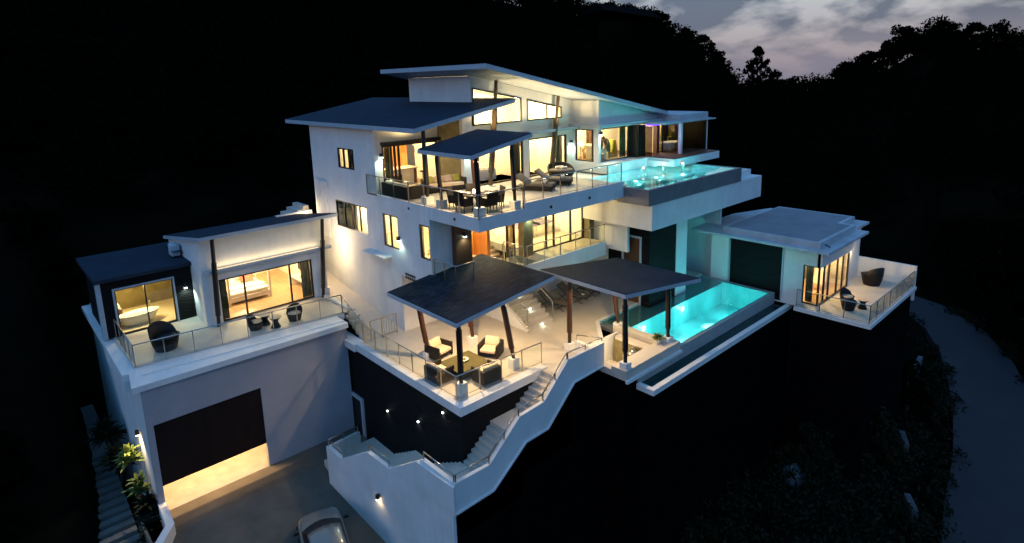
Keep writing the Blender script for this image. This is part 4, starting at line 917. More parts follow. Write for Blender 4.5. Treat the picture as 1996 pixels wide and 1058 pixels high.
s3 = sofa('short dark wicker sofa beside the kitchen opening at the end of the deck', 'wicker sofas on the upper deck', 1.5, [(.2, 'cushion')], cm_='cushion_dark'); place(s3, (17.0, 29.0, 7.05), math.radians(200))
t = thing('side_table', 'low square wicker table between the deck sofas', 'table', (17.35, 26.1, 7.05))
MB().box(16.95, 17.75, 25.7, 26.5, 7.05, 7.42).build('base', 'wicker', t, bevel=.02); MB().box(16.93, 17.77, 25.68, 26.52, 7.425, 7.45).build('top', 'cushion_dark', t)
# dining set
t = thing('dining_table', 'round dark dining table with white plates under the deck pavilion', 'table', (16.75, 20.75, 7.05))
MB().lathe([(0, .70), (.78, .70), (.8, .74), (0, .74)], (16.75, 20.75, 7.05), 24).build('top', 'wicker', t); MB().lathe([(0, 0), (.34, 0), (.1, .1), (.1, .66), (.3, .70)], (16.75, 20.75, 7.05), 14).build('base', 'black', t)
for i in range(4):
    a = i * PI / 2 + .5; q = MB().lathe([(0, 0), (.12, .0), (.13, .02), (0, .012)], (16.75 + .5 * math.cos(a), 20.75 + .5 * math.sin(a), 7.795), 14).build('plate', 'ceramic', None, smooth=True)
    tag(q, ['white plate on the dining table, nearest the sofas', 'white plate on the dining table, nearest the left railing', 'white plate on the dining table, nearest the corner post', 'white plate on the dining table, on the pool side'][i], 'plate', 'plates on the dining table')
q = thing('table_lantern', 'small bright lantern standing on the dining table', 'lantern', (16.65, 20.9, 7.79)); MB().lathe([(0, 0), (.06, 0), (.06, .16), (0, .18)], (16.65, 20.9, 7.79), 10).build('glass_shade', 'glow_warm', q, smooth=True); MB().lathe([(0, -.0), (.07, 0), (.07, .015), (0, .015)], (16.65, 20.9, 7.79), 10).build('base', 'black', q)
def dchair(label, group):
    t = thing('dining_chair', label, 'chair', (0, 0, 0), group)
    MB().box(-.27, .27, -.26, .24, .40, .47).build('seat', 'cushion_dark', t, bevel=.02)
    MB().hexa([(-.28, .2, .3), (.28, .2, .3), (.28, .27, .3), (-.28, .27, .3)], [(-.3, .32, 1.0), (.3, .32, 1.0), (.3, .38, .98), (-.3, .38, .98)]).build('backrest', 'wicker', t, bevel=.015)
    for s in (-1, 1):
        MB().prism([(-.27, .3), (.26, .3), (.30, .68), (-.27, .66)], 'x', s * .27, s * .32).build('armrest', 'wicker', t)
        MB().tube((s * .27, -.24, 0), (s * .27, -.24, .4), .022).build('leg', 'black', t); MB().tube((s * .27, .26, 0), (s * .25, .24, .4), .022).build('leg', 'black', t)
    return t
GC = 'dining chairs round the deck table'
dc = dchair('wicker dining chair left of the round table next to the deck railing', GC); place(dc, (15.95, 20.75, 7.05), math.radians(95))
dup(dc, (16.7, 19.95, 7.05), math.radians(175), 'wicker dining chair with its back to the corner post of the deck')
dup(dc, (17.5, 20.35, 7.05), math.radians(-110), 'wicker dining chair on the pool side of the round deck table')
dup(dc, (17.2, 21.6, 7.05), math.radians(-25), 'wicker dining chair behind the round deck table towards the living room')
dup(dc, (16.2, 21.65, 7.05), math.radians(30), 'wicker dining chair behind the round deck table towards the sofas')

# ------------------------------------------------------------------- interiors
t = thing('kitchen_island', 'long white kitchen island seen through the folding doors', 'kitchen counter', (18.5, 29.8, 7.05))
MB().box(17.3, 19.1, 29.3, 30.2, 7.05, 7.92).build('cabinet', 'whitefab', t); MB().box(17.2, 19.2, 29.2, 30.3, 7.92, 7.98).build('worktop', 'cushion', t); MB().box(18.95, 19.12, 29.25, 30.25, 7.05, 7.9).build('end_panel', 'darkwood', t)
t = thing('sideboard', 'low dark wooden cabinet just inside the kitchen doors', 'cabinet', (16.9, 28.6, 7.05))
MB().box(16.6, 17.3, 28.3, 29.0, 7.05, 7.75).build('cabinet', 'darkwood', t); MB().box(16.56, 17.34, 28.26, 29.04, 7.75, 7.8).build('top', 'darkwood', t)
s4 = sofa('long white living room sofa behind the glass doors', 'white sofas in the living room', 2.4, [(-.6, 'linen'), (.5, 'linen')], 'whitefab', 'linen'); place(s4, (22.3, 28.6, 7.05), math.radians(-5))
s5 = sofa('white living room sofa nearest the sliding doors', 'white sofas in the living room', 1.9, [(.3, 'linen')], 'whitefab', 'linen'); place(s5, (21.8, 26.9, 7.05), math.radians(170))
t = thing('television', 'flat television tilted out from the inner wall of the right living room', 'television', (26.2, 28.6, 8.9))
MB().box(25.6, 26.8, 28.50, 28.55, 8.55, 9.25).build('screen', 'screen', t); MB().box(25.56, 26.84, 28.55, 28.6, 8.51, 9.29).build('casing', 'black', t); MB().tube((26.2, 28.6, 8.9), (26.2, 29.9, 9.0), .03).build('arm', 'black', t)
P_(MB().box(24.35, 28.2, 29.9, 30.0, 7.05, 9.7), 'inner_wall', 'plaster_in')
def curtain(label, x0, x1, y, z0, z1, axis='y', m='curtain'):
    b = MB(); n = 18; pts = []
    for i in range(n + 1):
        a = x0 + (x1 - x0) * i / n; o_ = .05 * math.sin(i * 1.9)
        pts.append((a, y + o_) if axis == 'y' else (y + o_, a))
    poly = pts + [(p[0] + (.015 if axis == 'x' else 0), p[1] + (.015 if axis == 'y' else 0)) for p in pts[::-1]]
    b.prism(poly, 'z', z0, z1); return tag(b.build('curtain', m, None, smooth=True), label, 'curtain', 'olive curtains behind the glass doors')
curtain('black curtain added to darken most of the small top window of the left facade', 29.75, 31.35, 15.95, 8.1, 9.35, 'x', 'black')  # added sheet that holds back room light so this window stays dark
curtain('dark curtain at the far end of the widest window of the left facade', 31.4, 32.6, 15.95, 4.6, 6.25, 'x')
curtain('olive curtain gathered at the left end of the bedroom doors', 8.35, 8.75, 31.62, 1.1, 3.3)
curtain('olive curtain gathered at the right end of the bedroom doors', 12.65, 13.2, 31.62, 1.1, 3.3)
curtain('olive curtain gathered at the left end of the kitchen opening', 16.3, 16.8, 27.95, 7.1, 9.5)
curtain('olive curtain between the living room sliding doors', 23.4, 23.95, 25.72, 7.1, 9.3)
curtain('olive curtain at the right end of the television room doors', 27.2, 27.7, 25.72, 7.1, 9.3)
curtain('olive curtain behind the corner window of the annex', 12.55, 12.95, 34.4, -.25, 2.0, 'x')
curtain('olive curtain at the right end of the wide upper wing window', 30.9, 31.5, 23.6, 7.7, 9.7)
# four poster bed
t = thing('four_poster_bed', 'white four poster bed in the lit bedroom', 'bed', (10.6, 34.4, 1.085), rz=0)
MB().box(9.3, 11.5, 33.3, 35.6, 1.25, 1.5).build('frame', 'linen', t); MB().box(9.35, 11.45, 33.35, 35.55, 1.5, 1.72).build('mattress', 'linen', t, bevel=.06)
for (x, y) in ((9.3, 33.3), (11.5, 33.3), (9.3, 35.6), (11.5, 35.6)): MB().box(x - .05, x + .05, y - .05, y + .05, 1.085, 3.2).build('bed_post', 'linen', t)
MB().box(9.3, 11.5, 33.27, 33.33, 3.14, 3.2).box(9.3, 11.5, 35.57, 35.63, 3.14, 3.2).build('canopy_rail', 'linen', t)
MB().hexa([(9.5, 35.0, 1.7), (10.3, 35.0, 1.7), (10.3, 35.3, 1.7), (9.5, 35.3, 1.7)], [(9.5, 35.3, 2.1), (10.3, 35.3, 2.1), (10.3, 35.45, 2.1), (9.5, 35.45, 2.1)]).build('pillow', 'linen', t, bevel=.05)
MB().hexa([(10.5, 34.9, 1.7), (11.2, 34.9, 1.7), (11.2, 35.2, 1.7), (10.5, 35.2, 1.7)], [(10.5, 35.2, 2.15), (11.2, 35.2, 2.15), (11.2, 35.35, 2.15), (10.5, 35.35, 2.15)]).build('pillow', 'redfab', t, bevel=.05)
MB().box(9.34, 11.46, 33.9, 34.4, 1.72, 1.78).build('folded_throw', 'whitefab', t, bevel=.02)
t = thing('bedroom_desk', 'pale corner shelf under the bedroom side window', 'desk', (13.4, 33.5, 1.085))
MB().box(13.0, 13.75, 32.4, 34.4, 1.7, 1.76).build('top', 'linen', t); MB().box(13.0, 13.7, 34.3, 34.4, 1.085, 1.7).box(13.0, 13.7, 32.4, 32.5, 1.085, 1.7).build('side_panel', 'linen', t); MB().box(13.2, 13.6, 33.2, 33.7, 1.76, 1.88).build('folded_towel', 'whitefab', t, bevel=.03)
# bathtubs
def tub(label, loc, sx, rz, m='ceramic'):
    t = thing('bathtub', label, 'bathtub', (0, 0, 0), 'freestanding bathtubs')
    MB().lathe([(0, 0), (.55, 0), (.75, .18), (.92, .5), (.97, .60), (.92, .60), (.72, .25), (.5, .12), (0, .10)], seg=28, sy=.52).build('basin', m, t, smooth=True)
    MB().path([(.7, .62, 0), (.7, .62, .85), (.7, .45, .9), (.7, .35, .85)], .02, 6).build('tap', 'steel', t)
    return place(t, loc, rz)
tub('oval freestanding bathtub behind the framed bathroom window on the left', (5.2, 34.4, 1.08), 1, .1)
tub('oval freestanding bathtub inside the glass bathroom above the upper pool', (36.0, 23.2, 7.66), 1, 0.0)
t = thing('towel_stack', 'pale stack of towels and lamp on a bathroom stand left of the tub', 'towels', (4.35, 35.2, 1.08))
MB().box(4.1, 4.6, 34.9, 35.5, 1.08, 1.85).build('stand', 'darkwood', t); MB().box(4.15, 4.55, 34.95, 35.4, 1.85, 2.0).box(4.18, 4.5, 35.0, 35.4, 2.0, 2.14).build('towel', 'linen', t, bevel=.03); MB().lathe([(0, 0), (.07, .02), (.09, .16), (0, .2)], (4.35, 35.2, 2.14), 10).build('candle', 'glow_warm', t, smooth=True)
t = thing('washstand', 'cream washstand with mirror in the glass bathroom upstairs', 'washstand', (35.5, 25.3, 7.66))
MB().box(35.2, 36.0, 25.1, 25.6, 7.66, 8.45).build('cabinet', 'whitefab', t); MB().box(35.3, 35.9, 25.7, 25.75, 8.6, 9.4).build('mirror', 'cushion', t)
# table tennis
t = thing('table_tennis_table', 'dark blue table tennis table behind the lower glass doors', 'table tennis table', (24.3, 25.2, 3.53))
b = MB().box(22.9, 25.65, 24.45, 25.95, 4.27, 4.30); b.build('top', 'blue_table', t)
for (x, y) in ((23.2, 24.7), (23.2, 25.7), (25.3, 24.7), (25.3, 25.7), (24.1, 24.7), (24.1, 25.7)): MB().tube((x, y, 3.53), (x, y, 4.27), .025).build('leg', 'steel', t)
MB().box(24.26, 24.28, 24.35, 26.05, 4.30, 4.45).build('net', 'black', t); MB().box(22.9, 25.65, 25.19, 25.21, 4.301, 4.304).build('centre_line', 'linen', t)
# upstairs right wing
t = thing('bed_bench', 'pale upholstered bench inside the small corner window upstairs', 'bench', (29.4, 24.4, 7.64))
MB().box(29.2, 30.1, 24.0, 25.0, 7.64, 8.3).build('body', 'whitefab', t, bevel=.05); MB().box(29.2, 29.35, 24.0, 25.0, 8.3, 8.55).build('backrest', 'whitefab', t, bevel=.03)
t = thing('table_lamp', 'glowing round table lamp behind the small corner window upstairs', 'lamp', (29.2, 25.4, 8.2)); MB().lathe([(0, 0), (.1, .02), (.15, .14), (.1, .27), (0, .3)], (29.2, 25.4, 8.45), 12).build('lamp_shade', 'glow_warm', t, smooth=True); MB().tube((29.2, 25.4, 7.64), (29.2, 25.4, 8.46), .03).build('stand', 'black', t)
t = thing('cream_armchair', 'cream rounded armchair behind the wide upper wing window', 'armchair', (29.6, 24.6, 7.64))
MB().lathe([(0, 0), (.36, 0), (.42, .3), (.40, .45), (0, .45)], (29.75, 25.2, 7.64), 16).build('seat', 'cushion', t, smooth=True); MB().lathe([(.34, .4), (.46, .42), (.46, .85), (.38, .9), (.34, .8)], (29.75, 25.2, 7.64), 14, 0, PI).build('backrest', 'cushion', t, smooth=True)
t = thing('yellow_chair', 'yellow draped lounge chair behind the wide upper wing window', 'chair', (31.2, 24.6, 7.64))
MB().hexa([(30.9, 24.3, 7.64), (31.7, 24.3, 7.64), (31.7, 25.1, 7.64), (30.9, 25.1, 7.64)], [(31.3, 24.4, 8.75), (31.55, 24.4, 8.75), (31.55, 24.8, 8.75), (31.3, 24.8, 8.75)]).build('backrest', 'pillow_green', t, bevel=.08); MB().box(30.6, 31.4, 24.3, 25.1, 7.64, 8.0).build('seat', 'pillow_green', t, bevel=.06)
t = thing('coffee_table', 'low wooden table beside the bending person upstairs', 'table', (29.3, 24.2, 7.64)); MB().box(28.8, 29.7, 23.75, 24.4, 8.0, 8.06).build('top', 'cushion', t)
for (x, y) in ((28.85, 23.8), (29.65, 23.8), (28.85, 24.35), (29.65, 24.35)): MB().tube((x, y, 7.64), (x, y, 8.0), .025).build('leg', 'doorwood', t)
# annex room
t = thing('annex_armchair', 'cream armchair with tall pillow inside the annex', 'armchair', (37.2, 13.3, -.29)); MB().box(36.8, 37.7, 12.9, 13.7, -.29, .15).build('body', 'cushion', t, bevel=.06); MB().hexa([(37.4, 12.9, .1), (37.75, 12.9, .1), (37.75, 13.7, .1), (37.4, 13.7, .1)], [(37.65, 13.0, .95), (37.8, 13.0, .95), (37.8, 13.6, .95), (37.65, 13.6, .95)]).build('backrest', 'linen', t, bevel=.06)
t = thing('annex_bed', 'cream bed near the corner window inside the annex', 'bed', (35.2, 14.6, -.29)); MB().box(34.7, 36.6, 13.9, 15.9, -.29, .05).build('frame', 'doorwood', t); MB().box(34.75, 36.55, 13.95, 15.85, .05, .3).build('mattress', 'linen', t, bevel=.06); MB().box(34.8, 36.5, 15.4, 15.8, .3, .5).build('pillow', 'linen', t, bevel=.06)
t = thing('annex_stool', 'small woven stool just inside the corner window of the annex', 'stool', (34.6, 12.75, -.29)); MB().lathe([(0, .45), (.25, .45), (.25, .5), (0, .52)], (34.75, 12.7, -.29), 16).build('seat', 'doorwood', t)
for (dx, dy) in ((.15, .15), (-.15, .15), (.15, -.15), (-.15, -.15)): MB().tube((34.75 + dx, 12.7 + dy, -.29), (34.75 + dx * .8, 12.7 + dy * .8, .17), .02).build('leg', 'doorwood', t)
t = thing('kitchen_stool', 'small dark bar stool by the end of the kitchen island', 'stool', (19.3, 28.9, 7.05)); MB().lathe([(0, .66), (.18, .66), (.18, .71), (0, .71)], (19.3, 28.9, 7.05), 12).build('seat', 'black', t); MB().tube((19.3, 28.9, 7.05), (19.3, 28.9, 7.7), .03).build('leg', 'steel', t)

# ------------------------------------------------------------------- people
def person(label, joints, edges, radii, loc, rz, clothes, hair, head):
    me = bpy.data.meshes.new('person'); me.from_pydata(joints, edges, []); me.materials.append(MAT['skin'])
    o = bpy.data.objects.new('person', me); COL.objects.link(o); o.location = loc; o.rotation_euler.z = rz
    sk = o.modifiers.new('skin', 'SKIN'); sd = o.modifiers.new('sub', 'SUBSURF'); sd.levels = 2; sd.render_levels = 2
    for i, r_ in enumerate(radii): me.skin_vertices[0].data[i].radius = (r_, r_) if not isinstance(r_, tuple) else r_
    me.skin_vertices[0].data[0].use_root = True
    tag(o, label, 'person')
    for nm, b, m in clothes: b.build(nm, m, None, smooth=True).parent = o
    hair.build('hair', 'hair', None, smooth=True).parent = o
    return o
# bending person, facing local -y (looking down at the low table)
J = [(0, 0, .92), (0, -.10, 1.08), (0, -.28, 1.22), (0, -.42, 1.30), (0, -.52, 1.33), (0, -.63, 1.30), (0, -.72, 1.22),
     (-.09, .0, .88), (-.10, -.03, .48), (-.10, .05, .08), (-.10, -.10, .03), (.09, .0, .88), (.11, .03, .48), (.11, .12, .08), (.11, -.02, .03),
     (-.18, -.36, 1.26), (-.22, -.46, .98), (-.17, -.60, .78), (-.15, -.66, .71), (.18, -.36, 1.26), (.22, -.48, .99), (.17, -.62, .80), (.15, -.68, .73)]
Eg = [(0, 1), (1, 2), (2, 3), (3, 4), (4, 5), (5, 6), (0, 7), (7, 8), (8, 9), (9, 10), (0, 11), (11, 12), (12, 13), (13, 14), (3, 15), (15, 16), (16, 17), (17, 18), (3, 19), (19, 20), (20, 21), (21, 22)]
Rr = [.14, .12, .14, .10, .05, .09, .07, .10, .06, .04, .035, .10, .06, .04, .035, .06, .042, .03, .03, .06, .042, .03, .03]
# five fingers on each hand
for hx in (-.15, .15):
    base = 18 if hx < 0 else 22; q = J[base]
    for k, (dx, ln) in enumerate(((-.03, .055), (-.012, .065), (.008, .062), (.027, .05))):
        J.append((q[0] + dx, q[1] - .02, q[2] - .03)); J.append((q[0] + dx * 1.1, q[1] - .03, q[2] - .03 - ln)); Eg += [(base, len(J) - 2), (len(J) - 2, len(J) - 1)]; Rr += [.010, .008]
    sgn = 1 if hx < 0 else -1
    J.append((q[0] + sgn * .04, q[1] + .01, q[2] - .02)); J.append((q[0] + sgn * .055, q[1] - .0, q[2] - .05)); Eg += [(base, len(J) - 2), (len(J) - 2, len(J) - 1)]; Rr += [.011, .009]
dress = MB()
rings = [((0, -.40, 1.27), .185, .12), ((0, -.22, 1.17), .19, .16), ((0, -.06, 1.02), .185, .17), ((0, .03, .88), .21, .18), ((0, .03, .70), .21, .17), ((0, .02, .45), .22, .17)]
k0 = 0
for (c, rx, ry) in rings:
    tilt = .75 if c[2] > 1 else 0
    for i in range(16):
        a = 2 * PI * i / 16; dress.v.append((c[0] + rx * math.cos(a), c[1] + ry * math.sin(a) * (1 - .45 * tilt), c[2] + ry * math.sin(a) * tilt * .8))
for q in range(len(rings) - 1):
    for i in range(16): j = (i + 1) % 16; dress.f.append((q * 16 + i, q * 16 + j, (q + 1) * 16 + j, (q + 1) * 16 + i))
hair = MB().lathe([(0, .13), (.07, .11), (.105, .03), (.10, -.05), (.06, -.09), (0, -.06)], (0, -.60, 1.36), 14)
person('person in a grey green wrap bending over the low table behind the wide upper window', J, Eg, Rr, (30.3, 24.15, 7.64), math.radians(-75), [('dress', dress, 'dress')], hair, None)
# seated person behind the small corner window
J2 = [(0, 0, .55), (0, .04, .75), (0, .03, .95), (0, .02, 1.05), (0, .0, 1.13), (0, -.02, 1.22), (0, -.03, 1.30),
      (-.10, -.08, .54), (-.11, -.48, .52), (-.11, -.50, .08), (-.11, -.62, .03), (.10, -.08, .54), (.11, -.48, .52), (.11, -.50, .08), (.11, -.62, .03),
      (-.18, .02, 1.0), (-.23, -.05, .74), (-.15, -.26, .66), (-.12, -.34, .64), (.18, .02, 1.0), (.23, -.05, .74), (.15, -.26, .66), (.12, -.34, .64)]
Eg2 = [e_ for e_ in Eg if max(e_) < 23]; Rr2 = [.15, .12, .13, .08, .05, .085, .07, .10, .065, .045, .035, .10, .065, .045, .035, .06, .042, .03, .03, .06, .042, .03, .03]
for hx in (-1, 1):
    base = 18 if hx < 0 else 22; q = J2[base]
    for (dx, ln) in ((-.03, .055), (-.012, .065), (.008, .062), (.027, .05)):
        J2.append((q[0] + dx, q[1] - .035, q[2])); J2.append((q[0] + dx, q[1] - .035 - ln, q[2] - .02)); Eg2 += [(base, len(J2) - 2), (len(J2) - 2, len(J2) - 1)]; Rr2 += [.010, .008]
    J2.append((q[0] - hx * .035, q[1] - .01, q[2])); J2.append((q[0] - hx * .055, q[1] - .045, q[2])); Eg2 += [(base, len(J2) - 2), (len(J2) - 2, len(J2) - 1)]; Rr2 += [.011, .009]
top_ = MB().lathe([(.12, .0), (.185, .05), (.16, .22), (.185, .40), (.14, .46)], (0, .03, .56), 16, sy=.75)
hair2 = MB().lathe([(0, .12), (.08, .10), (.11, .02), (.11, -.14), (.06, -.18), (0, -.05)], (0, .03, 1.27), 14)
person('person with long dark hair and a pink top sitting behind the small corner window', J2, Eg2, Rr2, (29.85, 24.4, 7.75), math.radians(-60), [('top', top_, 'redfab')], hair2, None)

# ------------------------------------------------------------------- potted plants
def leaves(b, c, n, rad, ln, wd, up=.6, rnd=random):
    for i in range(n):
        a = rnd.random() * 2 * PI; el = rnd.uniform(.1, 1.3) * up + .1
        d = Vector((math.cos(a) * math.cos(el), math.sin(a) * math.cos(el), math.sin(el)))
        s0 = Vector(c) + d * rad * rnd.random() * .4; l_ = ln * rnd.uniform(.6, 1.15); s_ = d.cross(Vector((0, 0, 1))).normalized() * wd
        mid = s0 + d * l_ * .5 + Vector((0, 0, .06 * l_)); tip = s0 + d * l_ + Vector((0, 0, -.22 * l_)); k = len(b.v)
        b.v += [tuple(s0), tuple(mid + s_), tuple(tip), tuple(mid - s_)]; b.f.append((k, k + 1, k + 2, k + 3))
    return b
t = thing('potted_plant', 'tall leafy plant in a dark round pot inside the right window of the left facade', 'plant', (16.1, 23.4, 3.53))
MB().lathe([(0, 0), (.2, 0), (.34, .3), (.3, .5), (.26, .5), (0, .45)], (16.1, 23.35, 3.53), 16).build('pot', 'black', t, smooth=True)
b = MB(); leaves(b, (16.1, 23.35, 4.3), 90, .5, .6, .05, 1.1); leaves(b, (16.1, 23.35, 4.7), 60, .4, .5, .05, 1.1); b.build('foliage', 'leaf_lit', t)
t = thing('potted_plant', 'small bushy plant in a pale pot at the pool end of the bar counter', 'plant', (23.05, 15.45, .22))
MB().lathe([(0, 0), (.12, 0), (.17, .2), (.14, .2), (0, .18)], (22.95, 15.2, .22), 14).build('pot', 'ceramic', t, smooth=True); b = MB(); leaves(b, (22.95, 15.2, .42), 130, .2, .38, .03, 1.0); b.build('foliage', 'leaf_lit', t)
t = thing('plant_bowl', 'small green plant in a bowl resting on a folding sun lounger', 'plant', (25.05, 21.7, .43)); MB().lathe([(0, 0), (.08, 0), (.12, .08), (0, .06)], (25.05, 21.7, .43), 10).build('bowl', 'ceramic', t, smooth=True); b = MB(); leaves(b, (25.05, 21.7, .5), 40, .08, .16, .02, 1.1); b.build('foliage', 'leaf_lit', t)

# =================================================================== PARKED CAR
CAR = thing('parked_car', 'silver car parked nose towards the garage, only its front in view', 'car', (0, 0, 0))
b = MB()   # body built as lofted rings along y (front = +y), local origin on the ground
rings = [(1.72, .40, .30, .50), (1.66, .62, .26, .66), (1.50, .78, .22, .80), (1.20, .88, .20, .92), (.80, .90, .20, .98), (.0, .91, .20, 1.0), (-1.0, .91, .20, 1.0), (-1.9, .86, .24, .98), (-2.1, .80, .30, .80)]
for (y, hw, zb, zt) in rings:
    b.v += [(-hw * .93, y, zb), (-hw, y, (zb + zt) * .5), (-hw * .97, y, zt - .06), (-hw * .80, y, zt), (0, y, zt + .03), (hw * .80, y, zt), (hw * .97, y, zt - .06), (hw, y, (zb + zt) * .5), (hw * .93, y, zb)]
for i in range(len(rings) - 1):
    for q in range(8): b.f.append((i * 9 + q, (i + 1) * 9 + q, (i + 1) * 9 + q + 1, i * 9 + q + 1))
b.f.append(tuple(range(9))); b.f.append(tuple(range(9 * (len(rings) - 1), 9 * len(rings)))[::-1]); o_ = b.build('body', 'carpaint', CAR, smooth=True); md = o_.modifiers.new('sub', 'SUBSURF'); md.levels = 2; md.render_levels = 2
b = MB(); b.hexa([(-.80, .50, .99), (.80, .50, .99), (.80, -1.6, .99), (-.80, -1.6, .99)], [(-.645, -.05, 1.455), (.645, -.05, 1.455), (.665, -1.40, 1.455), (-.665, -1.40, 1.455)]); b.build('cabin', 'black', CAR, bevel=.05)
nx = 12; X_ = [-1 + 2 * i / nx for i in range(nx + 1)]
b = MB()   # windscreen band
for u in X_: b.v += [(u * .80, .86 - .30 * u * u, 1.0), (u * .79, .84 - .30 * u * u, 1.01), (u * .64, .14 - .16 * u * u, 1.455), (u * .64, .10 - .16 * u * u, 1.44)]
for i in range(nx): b.f += [(i * 4 + k_, (i + 1) * 4 + k_, (i + 1) * 4 + k_ + 1, i * 4 + k_ + 1) for k_ in range(3)]
b.build('windscreen', 'black', CAR, smooth=True)
b = MB(); ny = 8
for j in range(ny + 1):
    for u in X_: v_ = j / ny; b.v.append((u * (.64 + .02 * v_), (.13 - .16 * u * u) * (1 - v_) - 1.45 * v_, 1.465 + .06 * (1 - u * u) * (1 - (2 * v_ - 1) ** 4)))
for j in range(ny):
    for i in range(nx): a = j * (nx + 1) + i; b.f.append((a, a + 1, a + nx + 2, a + nx + 1))
o_ = b.build('roof', 'carpaint', CAR, smooth=True); md = o_.modifiers.new('thick', 'SOLIDIFY'); md.thickness = .03
for s in (-1, 1):
    w_ = MB().tube((s * .74, 1.1, .32), (s * .90, 1.1, .32), .32, seg=20).build('wheel', 'rubber', CAR); MB().tube((s * .90, 1.1, .32), (s * .91, 1.1, .32), .2, seg=16).build('rim', 'steel', w_)
    w_ = MB().tube((s * .78, -1.35, .32), (s * .93, -1.35, .32), .32, seg=20).build('wheel', 'rubber', CAR); MB().tube((s * .93, -1.35, .32), (s * .94, -1.35, .32), .2, seg=16).build('rim', 'steel', w_)
    MB().hexa([(s * .88, .50, 1.0), (s * 1.10, .48, 1.0), (s * 1.10, .62, 1.0), (s * .88, .60, 1.0)], [(s * .88, .50, 1.13), (s * 1.08, .48, 1.15), (s * 1.08, .60, 1.13), (s * .88, .58, 1.13)]).build('mirror', 'black', CAR, bevel=.02)
    MB().hexa([(s * .40, 1.60, .54), (s * .66, 1.50, .54), (s * .66, 1.30, .54), (s * .40, 1.4, .54)], [(s * .42, 1.54, .68), (s * .68, 1.40, .72), (s * .68, 1.20, .74), (s * .46, 1.3, .72)]).build('headlight', 'ac_unit', CAR, bevel=.01)
MB().box(-.34, .34, 1.70, 1.74, .36, .48).build('grille', 'black', CAR)
CAR.location = (8.34, 21.20, -6.11); CAR.rotation_euler = (math.radians(12), 0, math.radians(-14))

# =================================================================== GROUND
def smooth(t): t = np.clip(t, 0, 1); return t * t * (3 - 2 * t)
BR_ = np.array([-.6, .08, .135, .186, .2285, .274, .305, .347, .38, .406, .456, .520, .5915, .66, .7264, .9, 1.2, 1.6, 3.2])   # bearing (rad) of the ridge line
EL_ = np.array([.035, .036, .040, .052, .074, .042, .02, .0046, -.006, -.016, -.012, .002, .060, .095, .1167, .17, .21, .22, .22])
BR_[4:15] = np.arctan(BR_[4:15]); BR_[2:4] = np.arctan(BR_[2:4])
def crest(th):  return 12.8 + np.interp(th, BR_, EL_) * 150 - 5.4
def ground(x, y):
    x = np.asarray(x, float); y = np.asarray(y, float)
    r_ = np.hypot(x, y); th = np.arctan2(y, x); cr_ = crest(th)
    base = -9.6 + 14 * smooth((y - 22) / 22) - 5.0 * smooth((12 - y) / 20) * smooth((x - 15) / 20)
    r1 = np.interp(th, [-.5, .5, .9, 1.3, 3.2], [72, 68, 48, 44, 44])
    t_ = np.clip((r_ - r1) / (150 - r1), 0, 1)
    h = base + (cr_ - base) * (t_ ** 1.1)
    h = np.where(r_ > 150, cr_ - (r_ - 150) * .10, h)
    h += .5 * np.sin(x * .31) * np.cos(y * .27) * smooth((r_ - 45) / 20)
    # keep clear of the house footprint and the drive
    foot = (x > 2.6) & (x < 44) & (y > 8) & (y < 42)
    h = np.where(foot, np.minimum(h, -9.4), h)
    yr = np.interp(x, [25, 31, 40, 48, 57, 67, 78], [.5, 3.0, 3.8, 5.6, 7.8, 9.8, 12.5])
    h = np.where((np.abs(y - yr) < 5) & (x > 20) & (x < 90), np.minimum(h, -10.45), h)
    return h
def grid(name, xs, ys, m, fn=ground, kind='structure'):
    X, Y = np.meshgrid(xs, ys); Z = fn(X, Y); nx, ny = len(xs), len(ys)
    co = np.stack([X.ravel(), Y.ravel(), Z.ravel()], 1); idx = np.arange(nx * ny).reshape(ny, nx)
    f = np.stack([idx[:-1, :-1].ravel(), idx[:-1, 1:].ravel(), idx[1:, 1:].ravel(), idx[1:, :-1].ravel()], 1)
    me = bpy.data.meshes.new(name); me.from_pydata(co.tolist(), [], f.tolist()); me.materials.append(MAT[m])
    for p in me.polygons: p.use_smooth = True
    o = bpy.data.objects.new(name, me); COL.objects.link(o); o['kind'] = kind; return o
gx = np.unique(np.concatenate([np.linspace(-400, -40, 14), np.linspace(-40, 150, 120), np.linspace(150, 900, 40)]))
gy = np.unique(np.concatenate([np.linspace(-300, -40, 10), np.linspace(-40, 150, 120), np.linspace(150, 700, 30)]))
grid('ground', gx, gy, 'soil')
# driveway: level before the garage, then falling towards the viewer
def st(o): o['kind'] = 'structure'; return o
st(MB().prism([(28.0, -5.0), (25.35, -5.0), (24.17, -5.32), (20.26, -6.37), (12, -8.4), (12, -9.6), (28.0, -9.6)], 'x', 3.0, 12.8).build('driveway', 'drive', None))
# garden path with steps left of the garage
b = MB()
for i in range(16):
    y = 26.2 + .52 * i; z = -6.9 + .1 * i; b.box(1.75 - .02 * i, 3.05 - .0 * i, y, y + .36, z - .12, z)
    b.box(1.75, 3.05, y, y + .52, z - .6, z - .13)
b.box(1.3, 3.2, 34.5, 41, -6.2, -5.35)
st(b.build('garden_path', 'pathstone', None))
st(MB().prism([(-3.5, 22), (1.7, 22), (1.7, 30), (.8, 34), (-1.5, 36), (-4.5, 30)], 'z', -8.6, -7.6).build('garden_court', 'drive', None))
t = thing('low_wall', 'low white kerb wall curving from the garage corner to the garden steps', 'wall', (3.9, 27, -5.5))
MB().prism([(3.98, 27.0), (3.92, 25.3), (3.30, 24.4), (2.4, 24.0), (2.3, 24.2), (3.1, 24.65), (3.62, 25.4), (3.70, 27.0)], 'z', -8, -4.5).build('kerb', 'plaster', t)
MB().prism([(3.62, 25.4), (3.1, 24.65), (3.1, 27.0), (3.62, 27.0)], 'z', -8, -5.0).build('planter_edge', 'plaster', t)
